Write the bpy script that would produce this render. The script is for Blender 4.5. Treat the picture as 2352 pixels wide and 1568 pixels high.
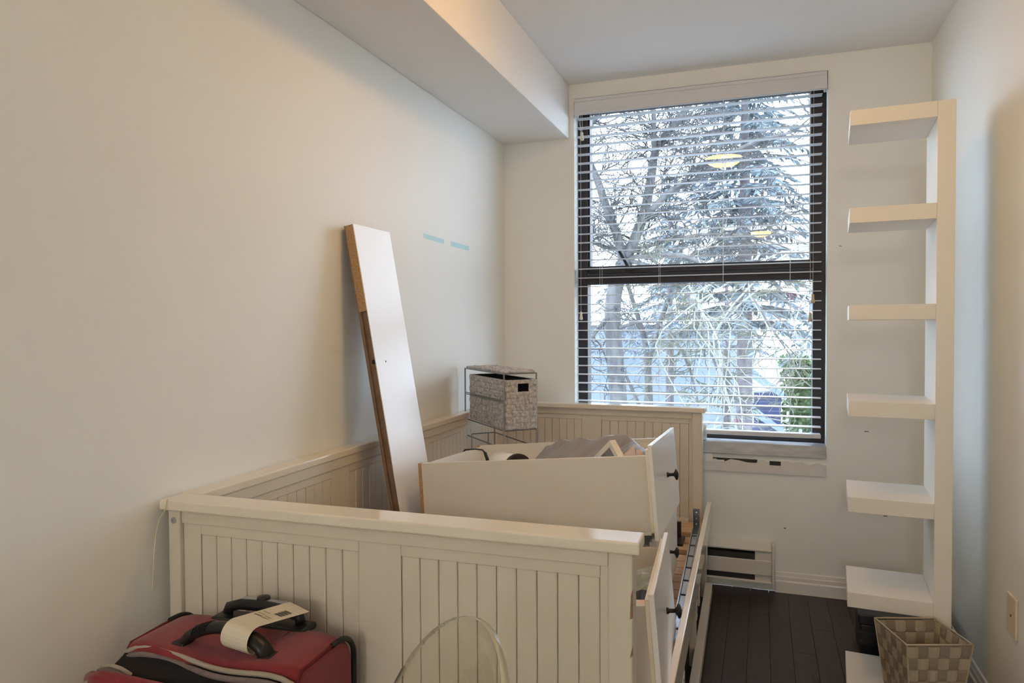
import bpy, bmesh, math, random
from mathutils import Vector, Matrix, Euler

for o in list(bpy.data.objects):
    bpy.data.objects.remove(o)
SC = bpy.context.scene
COL = SC.collection
PI = math.pi
random.seed(7)

# ------------------------------------------------------------------ camera
YAW, PITCH, ROLL, CAM_H = 0.338, 0.0241, -0.0053, 1.2718
cam_d = bpy.data.cameras.new('camera')
cam_d.sensor_width = 36.0
cam_d.lens = 1634.5365 / 2352 * 36
cam_d.clip_start = 0.02
cam_d.clip_end = 300
cam = bpy.data.objects.new('camera', cam_d)
COL.objects.link(cam)
_c, _s = math.cos(YAW), math.sin(YAW)
_r = Vector((_c, _s, 0)); _fw = Vector((-_s, _c, 0)); _up = Vector((0, 0, 1))
_cp, _sp = math.cos(PITCH), math.sin(PITCH)
_F = _fw * _cp - _up * _sp; _U = _fw * _sp + _up * _cp
_cr, _sr = math.cos(ROLL), math.sin(ROLL)
_R2 = _r * _cr + _U * _sr; _U2 = _U * _cr - _r * _sr
cam.matrix_world = Matrix(((_R2.x, _U2.x, -_F.x, 0), (_R2.y, _U2.y, -_F.y, 0), (_R2.z, _U2.z, -_F.z, CAM_H), (0, 0, 0, 1)))
SC.camera = cam

# ------------------------------------------------------------------ world, portal, exposure
world = bpy.data.worlds.new('overcast_sky')
SC.world = world
world.use_nodes = True
wn = world.node_tree.nodes; wl = world.node_tree.links
bg = wn['Background']
tc = wn.new('ShaderNodeTexCoord'); nz = wn.new('ShaderNodeTexNoise'); rp = wn.new('ShaderNodeValToRGB')
nz.inputs['Scale'].default_value = 1.6; nz.inputs['Detail'].default_value = 3
rp.color_ramp.elements[0].position = .3; rp.color_ramp.elements[0].color = (.62, .80, 1.0, 1)
rp.color_ramp.elements[1].position = .75; rp.color_ramp.elements[1].color = (.74, .87, 1.0, 1)
wl.new(tc.outputs['Generated'], nz.inputs['Vector']); wl.new(nz.outputs['Fac'], rp.inputs['Fac'])
wl.new(rp.outputs['Color'], bg.inputs['Color'])
SKY = 7.0
bg.inputs['Strength'].default_value = SKY
CEIL_GLOW = 27.0       # radiance of the ceiling lamps' diffusers
FILL_GLOW = 108.0     # radiance of the unseen fill lamp added behind the viewer
pd = bpy.data.lights.new('window_portal', 'AREA')
pd.shape = 'RECTANGLE'; pd.size = 1.2; pd.size_y = 1.8
pd.cycles.is_portal = True
po = bpy.data.objects.new('window_portal', pd); COL.objects.link(po)
po.location = (-.316, 3.74, 1.53); po.rotation_euler = (-PI / 2, 0, 0)
SC.view_settings.view_transform = 'Standard'
SC.view_settings.look = 'None'
SC.view_settings.exposure = 0.42
SC.view_settings.gamma = 1.0
SC.view_settings.use_curve_mapping = False
SC.cycles.use_denoising = True
SC.cycles.max_bounces = 10
SC.cycles.diffuse_bounces = 6
SC.cycles.transparent_max_bounces = 16

# ------------------------------------------------------------------ helpers
class B:
    """collects boxes, tubes, prisms into one mesh; optional transform applied while adding"""
    def __init__(s, M=None):
        s.v = []; s.f = []; s.mi = []; s.M = M
    def add(s, vs, fs, mi=0):
        n = len(s.v)
        if s.M is not None:
            vs = [s.M @ Vector(p) for p in vs]
        s.v += [tuple(p) for p in vs]
        s.f += [tuple(i + n for i in f) for f in fs]
        s.mi += [mi] * len(fs)
        return s
    def box(s, a, b, mi=0):
        x0, y0, z0 = a; x1, y1, z1 = b
        vs = [(x0, y0, z0), (x1, y0, z0), (x1, y1, z0), (x0, y1, z0), (x0, y0, z1), (x1, y0, z1), (x1, y1, z1), (x0, y1, z1)]
        return s.add(vs, [(0, 3, 2, 1), (4, 5, 6, 7), (0, 1, 5, 4), (1, 2, 6, 5), (2, 3, 7, 6), (3, 0, 4, 7)], mi)
    def hexa(s, q, d, mi=0):
        """quad q extruded by vector d"""
        d = Vector(d); q = [Vector(p) for p in q]
        vs = q + [p + d for p in q]; n = len(q)
        fs = [tuple(range(n))[::-1], tuple(range(n, 2 * n))] + [(i, (i + 1) % n, n + (i + 1) % n, n + i) for i in range(n)]
        return s.add(vs, fs, mi)
    def tube(s, path, r, n=6, closed=False, mi=0, cap=True, ry=None):
        P = [Vector(p) for p in path]; m = len(P)
        rr = r if isinstance(r, (list, tuple)) else [r] * m
        vs = []; ref = None
        for i, p in enumerate(P):
            if closed: t = P[(i + 1) % m] - P[i - 1]
            else: t = P[min(i + 1, m - 1)] - P[max(i - 1, 0)]
            if t.length < 1e-9: t = Vector((0, 0, 1))
            t.normalize()
            if ref is None:
                a = Vector((0, 0, 1)) if abs(t.z) < .9 else Vector((1, 0, 0))
                ref = (a - t * a.dot(t)).normalized()
            else:
                ref = ref - t * ref.dot(t)
                ref = ref.normalized() if ref.length > 1e-6 else t.orthogonal().normalized()
            bi = t.cross(ref)
            for k in range(n):
                a = 2 * PI * (k + .5) / n
                vs.append(p + ref * math.cos(a) * (ry if ry else rr[i]) + bi * math.sin(a) * rr[i])
        fs = []
        for i in range(m if closed else m - 1):
            j = (i + 1) % m
            for k in range(n):
                l = (k + 1) % n
                fs.append((i * n + k, i * n + l, j * n + l, j * n + k))
        if cap and not closed:
            fs.append(tuple(range(n))[::-1]); fs.append(tuple((m - 1) * n + k for k in range(n)))
        return s.add(vs, fs, mi)
    def lathe(s, prof, n=16, M=None, mi=0):
        vs = []; fs = []
        for r, z in prof:
            for k in range(n):
                a = 2 * PI * k / n
                p = Vector((r * math.cos(a), r * math.sin(a), z))
                vs.append(M @ p if M is not None else p)
        for i in range(len(prof) - 1):
            for k in range(n):
                l = (k + 1) % n
                fs.append((i * n + k, i * n + l, (i + 1) * n + l, (i + 1) * n + k))
        if prof[0][0] > 1e-5: fs.append(tuple(range(n))[::-1])
        if prof[-1][0] > 1e-5: fs.append(tuple((len(prof) - 1) * n + k for k in range(n)))
        return s.add(vs, fs, mi)
    def grid(s, fn, nu, nv, mi=0):
        vs = [fn(i / nu, j / nv) for j in range(nv + 1) for i in range(nu + 1)]
        fs = [(j * (nu + 1) + i, j * (nu + 1) + i + 1, (j + 1) * (nu + 1) + i + 1, (j + 1) * (nu + 1) + i) for j in range(nv) for i in range(nu)]
        return s.add(vs, fs, mi)

def mesh_of(name, b, mats, smooth=False):
    me = bpy.data.meshes.new(name)
    me.from_pydata(b.v, [], b.f)
    for m in (mats if isinstance(mats, (list, tuple)) else [mats]): me.materials.append(m)
    if any(b.mi): me.polygons.foreach_set('material_index', b.mi)
    if smooth: me.polygons.foreach_set('use_smooth', [True] * len(me.polygons))
    me.update()
    return me

def obj(name, b, mats, parent=None, bevel=0, seg=2, smooth=False, label=None, solid=0, sub=0):
    me = b if isinstance(b, bpy.types.Mesh) else mesh_of(name, b, mats, smooth)
    o = bpy.data.objects.new(name, me); COL.objects.link(o)
    if parent is not None: o.parent = parent
    if solid:
        m = o.modifiers.new('thickness', 'SOLIDIFY'); m.thickness = solid; m.offset = 0
    if bevel:
        m = o.modifiers.new('edge', 'BEVEL'); m.width = bevel; m.segments = seg; m.limit_method = 'ANGLE'; m.angle_limit = .7
    if sub:
        m = o.modifiers.new('smooth', 'SUBSURF'); m.levels = sub; m.render_levels = sub
    if label: o['label'] = label
    return o

def thing(name, label, cat, loc=(0, 0, 0), rotz=0, group=None):
    o = bpy.data.objects.new(name, None); COL.objects.link(o)
    o.empty_display_size = .05
    o.location = loc; o.rotation_euler = (0, 0, rotz); o['label'] = label; o['category'] = cat
    if group: o['group'] = group
    return o

def tag(o, label, cat, group=None, kind=None):
    o['label'] = label; o['category'] = cat
    if group: o['group'] = group
    if kind: o['kind'] = kind
    return o

def struct(name, b, mat, label=None, cat=None, bevel=0, parent=None, smooth=False):
    o = obj(name, b, mat, parent, bevel=bevel, smooth=smooth)
    if parent is None:
        o['kind'] = 'structure'
        if label: o['label'] = label
        if cat: o['category'] = cat
    return o

# ------------------------------------------------------------------ materials
def mat(name, col, rough=.5, metal=0, spec=.5, var=0, scale=6, bump=0, bscale=80, col2=None, stretch=None, trans=0, ior=1.45, alpha=None, sheen=0, detail=4, coat=0):
    m = bpy.data.materials.new(name); m.use_nodes = True
    nt = m.node_tree; n = nt.nodes; l = nt.links; p = n['Principled BSDF']
    c = (*col, 1)
    p.inputs['Base Color'].default_value = c
    p.inputs['Roughness'].default_value = rough
    p.inputs['Metallic'].default_value = metal
    p.inputs['Specular IOR Level'].default_value = spec
    p.inputs['IOR'].default_value = ior
    if trans: p.inputs['Transmission Weight'].default_value = trans
    if sheen: p.inputs['Sheen Weight'].default_value = sheen
    if coat: p.inputs['Coat Weight'].default_value = coat; p.inputs['Coat Roughness'].default_value = .1
    tcn = n.new('ShaderNodeTexCoord'); mp = n.new('ShaderNodeMapping')
    l.new(tcn.outputs['Object'], mp.inputs['Vector'])
    if stretch: mp.inputs['Scale'].default_value = stretch
    if var or col2:
        t = n.new('ShaderNodeTexNoise'); t.inputs['Scale'].default_value = scale; t.inputs['Detail'].default_value = detail
        r = n.new('ShaderNodeValToRGB'); r.color_ramp.elements[0].position = .32; r.color_ramp.elements[1].position = .68
        a = tuple(max(0, x * (1 - var)) for x in col); b = col2 if col2 else tuple(min(1, x * (1 + var)) for x in col)
        r.color_ramp.elements[0].color = (*a, 1); r.color_ramp.elements[1].color = (*b, 1)
        l.new(mp.outputs['Vector'], t.inputs['Vector']); l.new(t.outputs['Fac'], r.inputs['Fac']); l.new(r.outputs['Color'], p.inputs['Base Color'])
    if bump:
        t2 = n.new('ShaderNodeTexNoise'); t2.inputs['Scale'].default_value = bscale; t2.inputs['Detail'].default_value = 3
        bn = n.new('ShaderNodeBump'); bn.inputs['Strength'].default_value = bump; bn.inputs['Distance'].default_value = .004
        l.new(mp.outputs['Vector'], t2.inputs['Vector']); l.new(t2.outputs['Fac'], bn.inputs['Height']); l.new(bn.outputs['Normal'], p.inputs['Normal'])
    return m

def emit(name, col, st):
    m = bpy.data.materials.new(name); m.use_nodes = True
    n = m.node_tree.nodes; n.clear()
    e = n.new('ShaderNodeEmission'); e.inputs['Color'].default_value = (*col, 1); e.inputs['Strength'].default_value = st
    o = n.new('ShaderNodeOutputMaterial'); m.node_tree.links.new(e.outputs[0], o.inputs[0])
    return m

def pane_mat(name, ior=1.5, tint=(1, 1, 1), k=1.0):
    m = bpy.data.materials.new(name); m.use_nodes = True
    n = m.node_tree.nodes; l = m.node_tree.links; n.clear()
    t = n.new('ShaderNodeBsdfTransparent'); t.inputs[0].default_value = (*tint, 1)
    g = n.new('ShaderNodeBsdfGlossy'); g.inputs['Roughness'].default_value = .01
    lw = n.new('ShaderNodeLayerWeight'); lw.inputs['Blend'].default_value = .5
    pw_ = n.new('ShaderNodeMath'); pw_.operation = 'POWER'; pw_.inputs[1].default_value = 5
    f = n.new('ShaderNodeMath'); f.operation = 'MULTIPLY_ADD'; r0 = ((ior - 1) / (ior + 1)) ** 2
    f.inputs[1].default_value = 1 - r0; f.inputs[2].default_value = r0 * k
    l.new(lw.outputs['Facing'], pw_.inputs[0]); l.new(pw_.outputs[0], f.inputs[0])
    x = n.new('ShaderNodeMixShader'); o = n.new('ShaderNodeOutputMaterial')
    l.new(f.outputs[0], x.inputs[0]); l.new(t.outputs[0], x.inputs[1]); l.new(g.outputs[0], x.inputs[2]); l.new(x.outputs[0], o.inputs[0])
    return m

M = {}
M['wall'] = mat('wall_paint', (.85, .86, .825), .55, var=.015, scale=1.3, bump=.06, bscale=140, spec=.3)
M['ceil'] = mat('ceiling_paint', (.88, .875, .86), .8, bump=.1, bscale=120, spec=.2)
M['trim'] = mat('trim_paint', (.80, .785, .75), .35, var=.02)
M['floor'] = mat('espresso_plank', (.024, .014, .014), .38, var=.35, scale=5, stretch=(14, 1, 1), bump=.08, bscale=30, spec=.5)
M['gap'] = mat('floor_underlay', (.006, .005, .005), .8, var=.1)
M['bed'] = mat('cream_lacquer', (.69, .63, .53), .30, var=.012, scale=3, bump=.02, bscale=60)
M['bedlit'] = mat('cream_lacquer_lit', (.79, .72, .61), .13, var=.012, scale=3)  # lighter copy of the bed lacquer, lamp light put into the colour
M['groove'] = mat('cream_lacquer_groove', (.66, .59, .48), .5, var=.05)
M['drawer'] = mat('drawer_foil', (.72, .675, .61), .35, var=.015, scale=3)
M['drawerw'] = mat('drawer_white_lacquer', (.86, .85, .82), .22, var=.01, scale=3)
M['edge'] = mat('drawer_edge_band', (.86, .78, .64), .4, var=.04, scale=20)
M['chip'] = mat('particle_board', (.36, .20, .09), .85, var=.0, col2=(.52, .32, .16), scale=160, detail=2, bump=.3, bscale=200)
M['chipdk'] = mat('brown_board_core', (.24, .15, .095), .8, var=.15, scale=30)
M['white_board'] = mat('white_melamine', (.84, .84, .86), .28, var=.008)
M['shelf'] = mat('white_shelf_foil', (.84, .81, .75), .4, var=.008)
M['pine'] = mat('pine_slat', (.62, .39, .22), .6, var=.12, scale=4, stretch=(1, 12, 12))
M['black'] = mat('black_plastic', (.012, .012, .013), .38, var=.1)
M['blacktape'] = mat('dark_rubber', (.010, .009, .010), .55, var=.1)
M['metal'] = mat('dark_steel_rail', (.10, .11, .12), .3, metal=.85, var=.15)
M['steel'] = mat('bright_steel', (.55, .60, .66), .22, metal=.9, var=.08)
M['wire'] = mat('grey_wire', (.23, .235, .23), .4, metal=.5, var=.08)
M['rope'] = mat('grey_paper_weave', (.30, .29, .285), .9, col2=(.62, .60, .59), scale=85, detail=3, bump=.5, bscale=150)
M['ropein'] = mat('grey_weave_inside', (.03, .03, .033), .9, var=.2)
M['strapA'] = mat('nylon_strap_bright', (.44, .37, .26), .38, var=.06, scale=40, stretch=(1, 1, 4))
M['strapB'] = mat('nylon_strap_dim', (.285, .225, .165), .42, var=.06, scale=40)  # darker copy of the strap: sheen by strand direction put into colour
M['frame'] = mat('bronze_window_frame', (.018, .013, .014), .45, var=.2)
M['blind'] = mat('white_blind_slat', (.66, .67, .695), .4, var=.01)
M['cord'] = mat('blind_cord', (.72, .72, .72), .8, var=.05)
M['wood_tassel'] = mat('wooden_tassel', (.55, .42, .25), .6, var=.1)
M['cream_tassel'] = mat('cream_tassel', (.75, .70, .55), .5, var=.05)
M['stone'] = mat('grey_sill_stone', (.34, .34, .35), .25, col2=(.52, .52, .53), scale=9, stretch=(1, 4, 4))
M['sillwhite'] = mat('chalky_sill_paint', (.72, .70, .67), .7, var=.04, scale=12)
M['heater'] = mat('heater_enamel', (.70, .68, .63), .4, var=.03)
M['heatdk'] = mat('heater_fins', (.03, .03, .03), .6, var=.2)
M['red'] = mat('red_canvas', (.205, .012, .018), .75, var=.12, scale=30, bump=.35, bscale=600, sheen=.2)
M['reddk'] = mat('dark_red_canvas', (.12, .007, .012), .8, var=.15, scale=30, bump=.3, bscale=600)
M['piping'] = mat('grey_piping', (.34, .30, .24), .55, var=.08)
M['zip'] = mat('grey_zip_tape', (.16, .13, .125), .8, var=.1, scale=60)
M['liner'] = mat('black_lining', (.006, .005, .006), .9, var=.2)
M['silver'] = mat('silver_plastic', (.42, .43, .45), .35, metal=.4, var=.05)
M['paper'] = mat('white_paper_label', (.66, .60, .49), .6, var=.03)
M['ink'] = mat('printed_ink', (.03, .03, .03), .7, var=.1)
M['acryl'] = mat('clear_polycarbonate', (.99, .98, .95), .02, trans=1, ior=1.49, var=.0)
M['plate'] = mat('ivory_plate', (.74, .66, .50), .35, var=.02)
M['teal'] = mat('pale_teal_tape', (.50, .74, .76), .6, var=.04)
M['navy'] = mat('navy_plastic', (.010, .011, .020), .4, var=.2)
M['pink'] = mat('pink_paper', (.82, .62, .55), .7, var=.04)
M['greycloth'] = mat('grey_plastic_sheet', (.27, .255, .255), .4, var=.12, scale=9)
M['framecream'] = mat('cream_picture_frame', (.83, .78, .68), .4, var=.02)
M['greyglass'] = mat('grey_picture', (.30, .30, .31), .25, var=.05)
M['darkcap'] = mat('brown_black_cap', (.025, .014, .014), .5, var=.1)
M['bag'] = mat('pale_green_bag', (.34, .38, .34), .35, var=.15, scale=20)
M['thread'] = mat('yellowed_thread', (.72, .66, .46), .8, var=.1)
M['jar'] = mat('cloudy_jar', (.60, .64, .60), .2, var=.2, scale=30)
M['redink'] = mat('red_window_paint', (.75, .06, .16), .6, var=.1)
M['acshell'] = pane_mat('clear_polycarbonate_sheet', 1.45, (.96, .95, .92))
M['acglint'] = mat('polycarbonate_edge_glint', (.85, .80, .62), .12, trans=.55, ior=1.3)  # window reflection along the rim put into its pale colour
M['glass'] = pane_mat('window_glass', 1.5, (.985, .99, 1.0), 1.9)
M['bark'] = mat('grey_bark', (.05, .048, .05), .9, col2=(.10, .097, .097), scale=14, stretch=(1, 1, .3), bump=.6, bscale=30)
M['barkdk'] = mat('purple_brown_bark', (.085, .073, .080), .9, col2=(.15, .135, .145), scale=14, stretch=(1, 1, .3), bump=.6, bscale=30)
M['twig'] = mat('dark_twig', (.030, .030, .031), .9, col2=(.06, .059, .058), scale=3)
M['moss'] = mat('mossy_twig', (.055, .056, .042), .9, col2=(.11, .11, .08), scale=3)
M['pale_twig'] = mat('pale_twig', (.17, .168, .14), .9, var=.1, scale=3)
M['needle'] = mat('hazed_spruce_needles', (.085, .115, .13), .8, col2=(.17, .205, .225), scale=2.2)  # outdoor haze mixed into the needle colour
M['needle2'] = mat('hazed_green_needles', (.12, .15, .175), .8, col2=(.20, .235, .265), scale=1.6)  # paler still: haze of the farther conifers put into the colour
M['hedge'] = mat('hedge_leaves', (.035, .060, .020), .7, col2=(.09, .13, .045), scale=6)
M['ground'] = mat('wet_asphalt', (.10, .106, .115), .6, var=.1, scale=.6)
M['lawn'] = mat('lawn', (.04, .07, .02), .9, col2=(.07, .10, .03), scale=2)
M['stucco'] = mat('pale_blue_stucco', (.17, .20, .235), .8, var=.03, scale=.8)
M['stuccodk'] = mat('grey_parapet', (.08, .086, .095), .8, var=.03)
M['blueroof'] = mat('pale_blue_panel', (.13, .17, .24), .5, var=.03)
M['bluewall'] = mat('dark_blue_panel', (.012, .018, .06), .5, var=.1)
M['fence'] = mat('galvanised_wire', (.2, .2, .205), .5, var=.05)
M['lampglass'] = emit('lamp_diffuser_glow', (1.0, .53, .15), CEIL_GLOW)
M['fillglass'] = emit('fill_globe_glow', (1.0, .96, .90), FILL_GLOW)
M['brass'] = mat('bronze_lamp_rim', (.35, .22, .10), .4, metal=.6, var=.05)

# ================================================================== STRUCTURE
XL, XR, D, H = -1.2946, .6982, 3.5739, 2.4958
YB = -3.6                      # wall behind the camera
TH = .2
WX0, WX1, WZ0, WZ1 = -.913, .281, .6435, 2.424
BX, BZ = -.9385, 2.2222        # boxed beam

struct('wall_left', B().box((XL - TH, YB, 0), (XL, D + TH, H)), M['wall'], 'plain off-white left wall behind the daybed', 'wall')
struct('wall_right', B().box((XR, YB, 0), (XR + TH, D + TH, H)), M['wall'], 'plain off-white right wall beside the shelf unit', 'wall')
struct('wall_front', B().box((XL, YB - TH, 0), (XR, YB, H)), M['wall'], 'plain wall behind the viewer', 'wall')
wb = B()
wb.box((XL, D, 0), (WX0, D + TH, H)); wb.box((WX1, D, 0), (XR, D + TH, H))
wb.box((WX0, D, 0), (WX1, D + TH, WZ0)); wb.box((WX0, D, WZ1), (WX1, D + TH, H))
struct('wall_back', wb, M['wall'], 'off-white wall with the window opening', 'wall')
struct('ceiling', B().box((XL - TH, YB - TH, H), (XR + TH, D + TH, H + .15)), M['ceil'], 'white ceiling', 'ceiling')
struct('trim_1', B().box((XL, YB, BZ), (BX, D, H)), M['ceil'], 'white boxed beam along the top of the left wall', 'beam', bevel=.004)

# floor of dark planks running towards the window
fl = struct('floor', B().box((XL, YB, -.12), (XR, D, -.012)), M['gap'], 'very dark espresso wood plank floor', 'floor')
pw = .083; nx = int((XR - XL) / pw) + 1
pm = {}
for i in range(nx):
    x0 = XL + i * pw; w = min(pw, XR - x0) - .0008
    if w < .01: continue
    y = YB - random.uniform(0, .8)
    while y < D:
        L = random.choice((.75, .95, 1.15)); y0 = max(y, YB); y1 = min(y + L, D)
        y += L
        if y1 - y0 < .02: continue
        o = obj('floor_plank', B().box((0, 0, 0), (w, y1 - y0 - .0008, .0118)), M['floor'], fl, bevel=.0006, seg=1)
        o.location = (x0, y0, -.012 + random.uniform(0, .0002))

def baseboard(name, p0, p1, nrm, label):
    """moulded profile extruded from p0 to p1, standing out along nrm"""
    prof = [(0, 0), (.016, 0), (.016, .052), (.011, .058), (.011, .074), (.008, .08), (.006, .094), (0, .097)]
    p0 = Vector(p0); p1 = Vector(p1); n = Vector(nrm)
    q = [p0 + n * a + Vector((0, 0, b)) for a, b in prof]
    return struct(name, B().hexa(q, p1 - p0), M['trim'], label, 'baseboard')
baseboard('baseboard_back', (.062, D, 0), (XR, D, 0), (0, -1, 0), 'moulded white baseboard under the window right of the heater')
baseboard('baseboard_right', (XR, YB, 0), (XR, D - .017, 0), (-1, 0, 0), 'moulded white baseboard along the right wall')
baseboard('baseboard_left', (XL, YB, 0), (XL, D - .017, 0), (1, 0, 0), 'moulded white baseboard along the left wall')

# ---- window
win = struct('window_1', B().box((WX0, 3.655, .7045), (WX0 + .05, 3.735, WZ1)).box((WX1 - .055, 3.655, .7045), (WX1, 3.735, WZ1))
             .box((WX0 + .05, 3.655, 2.375), (WX1 - .055, 3.735, WZ1)).box((WX0 + .05, 3.655, .7045), (WX1 - .055, 3.735, .722)),
             M['frame'], 'tall dark bronze framed window behind the open blind', 'window', bevel=.002)
obj('mid_rail', B().box((WX0 + .0505, 3.652, 1.478), (WX1 - .0555, 3.735, 1.528)), M['frame'], win, bevel=.002)
obj('sash_frame', B().box((WX0 + .0505, 3.664, 1.532), (WX1 - .0555, 3.725, 1.572)).box((WX0 + .0505, 3.664, 1.573), (WX0 + .062, 3.725, 2.374))
    .box((WX1 - .070, 3.664, 1.573), (WX1 - .0555, 3.725, 2.374)), M['frame'], win, bevel=.002)
obj('pane', B().add([(WX0 + .062, 3.69, 1.573), (WX1 - .07, 3.69, 1.573), (WX1 - .07, 3.69, 2.374), (WX0 + .062, 3.69, 2.374)], [(0, 1, 2, 3)]), M['glass'], win, label='upper clear glass pane')
obj('pane', B().add([(WX0 + .0505, 3.70, .7225), (WX1 - .0555, 3.70, .7225), (WX1 - .0555, 3.70, 1.477), (WX0 + .0505, 3.70, 1.477)], [(0, 1, 2, 3)]), M['glass'], win, label='lower clear glass pane')
lat = obj('latch', B().box((-.665, 3.645, 1.545), (-.625, 3.664, 1.566)).tube([(-.645, 3.65, 1.556), (-.652, 3.640, 1.572), (-.692, 3.640, 1.645)], [.010, .009, .008], 8), M['black'], win, label='black lever stay on the middle rail')
# sill: stone slab over a chalky apron
sill = obj('sill_slab', B().hexa([(WX0, 3.700, .704), (WX0, 3.700, .644), (WX0, 3.556, .644), (WX0, 3.562, .700)], (WX1 - WX0, 0, 0)), M['stone'], None, bevel=.003)
sill.name = 'trim_2'; sill['kind'] = 'structure'; sill['label'] = 'grey stone window sill slab'; sill['category'] = 'sill'
ap = B()
random.seed(3)
nseg = 34
top = [(.600 + random.uniform(-.012, .012)) for _ in range(nseg + 1)]
x_at = [WX0 + (WX1 - WX0) * i / nseg for i in range(nseg + 1)]
q = [(WX0, D - .001, .560)] + [(x_at[i], D - .001, top[i] + .012) for i in range(nseg + 1)] + [(WX1, D - .001, .560)]
# lower edge feathers into the wall
ap.hexa(q, (0, -.010, 0))
struct('trim_3', ap, M['sillwhite'], 'chalky torn plaster strip under the window sill', 'trim')
fk = struct('trim_4', B().box((-.256, D - .0125, .604), (-.224, D - .0112, .641)).box((-.215, D - .0125, .604), (-.17, D - .0112, .613)), M['trim'],
            'loose white paint flakes hanging below the sill slab', 'trim')
dk = struct('trim_5', B().box((-.252, D - .004, .606), (-.02, D - .0011, .6215)).box((.035, D - .0118, .600), (.085, D - .0112, .620)), M['heatdk'], 'dark strips painted in for the shaded gap under the sill slab', 'trim')  # dark boxes drawn in place of the shade below the slab

# ================================================================== WINDOW BLIND
bl = thing('window_blind', 'white horizontal slat blind lowered and open over the window', 'blind', (0, 0, 0))
obj('valance', B().box((-.905, 3.546, 2.332), (.276, 3.56, 2.414)).box((-.905, 3.542, 2.396), (.276, 3.546, 2.412)).box((-.905, 3.542, 2.334), (.276, 3.546, 2.348))
    .box((-.905, 3.56, 2.332), (-.893, 3.60, 2.414)).box((.264, 3.56, 2.332), (.276, 3.60, 2.414)), M['blind'], bl, bevel=.003)
obj('head_rail', B().box((-.89, 3.575, 2.365), (.262, 3.632, 2.412)), M['blind'], bl, bevel=.002)
nsl = 35; z_top, z_bot = 2.325, .785
sm = None
for i in range(nsl):
    z = z_top + (z_bot - z_top) * i / (nsl - 1)
    if sm is None:
        b = B(); hw = .025
        pts = [(-hw, -.0007), (-hw * .5, .0006), (0, .0012), (hw * .5, .0006), (hw, -.0007)]
        prof = [(-.902, y * math.cos(.03), c + y * math.sin(.03) + .0012) for y, c in pts] + [(-.902, y * math.cos(.03), c + y * math.sin(.03) - .0012) for y, c in pts[::-1]]
        b.hexa(prof, (1.161, 0, 0))
        sm = mesh_of('slat', b, M['blind'])
    o = obj('slat', sm, None, bl)
    o.location = (0, 3.605, z); o.rotation_euler = (0, random.uniform(-.0008, .0008), 0)
    o.rotation_euler.x = random.uniform(-.012, .012)
obj('bottom_rail', B().box((-.902, 3.580, .733), (.259, 3.632, .752)), M['blind'], bl, bevel=.003)
for x in (-.781, -.484, -.179, .124):
    for dy in (-.027, .027):
        obj('ladder_cord', B().tube([(x, 3.605 + dy, 2.365), (x, 3.605 + dy, .752)], .0009, 4), M['cord'], bl)
def tassel(pts, mtl, r=.009):
    c = obj('pull_cord', B().tube(pts, .0009, 4), M['cord'], bl)
    x, y, z = pts[-1]
    obj('tassel', B().lathe([(.003, .022), (.006, .018), (.0065, .0), (r, -.012), (r, -.018), (.002, -.022)], 10, Matrix.Translation((x, y, z - .012))), mtl, c, smooth=True)
tassel([(-.889, 3.572, 2.37), (-.885, 3.571, 2.30), (-.870, 3.570, 2.24)], M['cream_tassel'], .010)
tassel([(-.872, 3.572, 2.37), (-.868, 3.571, 2.29), (-.871, 3.570, 2.24)], M['cream_tassel'], .004)
tassel([(-.879, 3.572, 2.37), (-.877, 3.571, 1.8), (-.878, 3.570, 1.325)], M['cream_tassel'])
tassel([(.209, 3.572, 2.37), (.209, 3.571, 1.8), (.210, 3.570, 1.31)], M['wood_tassel'])
tassel([(.221, 3.572, 2.37), (.221, 3.571, 1.8), (.221, 3.570, 1.395)], M['wood_tassel'])

# red painted star doodles on the glass
def doodle(cx, cz, s, n, seed, label):
    rnd = random.Random(seed)
    b = B(); P = []
    for k in range(n * 2):
        a = PI * k / n + .3; r = s * (rnd.uniform(.7, 1.25) if k % 2 == 0 else .38)
        P.append((cx + math.cos(a) * r, 3.6965, cz + math.sin(a) * r))
    b.tube(P, .0013, 4, closed=True)
    b.tube([(cx + math.cos(2 * PI * k / 8) * s * .25, 3.6965, cz + math.sin(2 * PI * k / 8) * s * .25) for k in range(8)], .0013, 4, closed=True)
    tag(obj('window_sticker', b, M['redink']), label, 'sticker')
doodle(.137, 1.404, .034, 5, 4, 'red spiky star doodle painted on the lower pane, top right')
doodle(.172, 1.352, .018, 4, 8, 'small red scribble on the glass just below the star doodle')
doodle(-.122, .787, .018, 4, 9, 'small red scribble low on the glass above the sill')

# small jar on the sill beside the bed post
t = thing('jar', 'small cloudy jar with white lid on the sill beside the bed end', 'jar', (-.272, 3.590, .7015))
obj('body', B().lathe([(.017, 0), (.019, .006), (.019, .055), (.016, .06)], 16), M['jar'], t, smooth=True)
obj('lid', B().lathe([(.0195, .0605), (.0195, .072), (.018, .074)], 16), M['trim'], t)

# ================================================================== HEATER
ht = thing('baseboard_heater', 'white electric baseboard heater on the wall below the window', 'heater', (0, 0, 0))
hx0, hx1, hy = -.62, .058, D - .001
obj('back_plate', B().box((hx0, hy - .008, .035), (hx1 - .012, hy, .222)), M['heater'], ht)
obj('top_cover', B().hexa([(hx0, hy, .232), (hx0, hy, .224), (hx0, hy - .060, .198), (hx0, hy - .062, .206)], (hx1 - hx0 - .012, 0, 0)), M['heater'], ht, bevel=.002)
obj('front_panel', B().box((hx0, hy - .064, .088), (hx1 - .012, hy - .056, .158)), M['heater'], ht, bevel=.003)
obj('fins', B().box((hx0, hy - .052, .10), (-.03, hy - .012, .185)).box((hx0, hy - .052, .05), (-.03, hy - .012, .085)), M['heatdk'], ht)
obj('blank_section', B().box((-.029, hy - .053, .05), (hx1 - .013, hy - .010, .196)), M['heater'], ht, bevel=.002)
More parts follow.
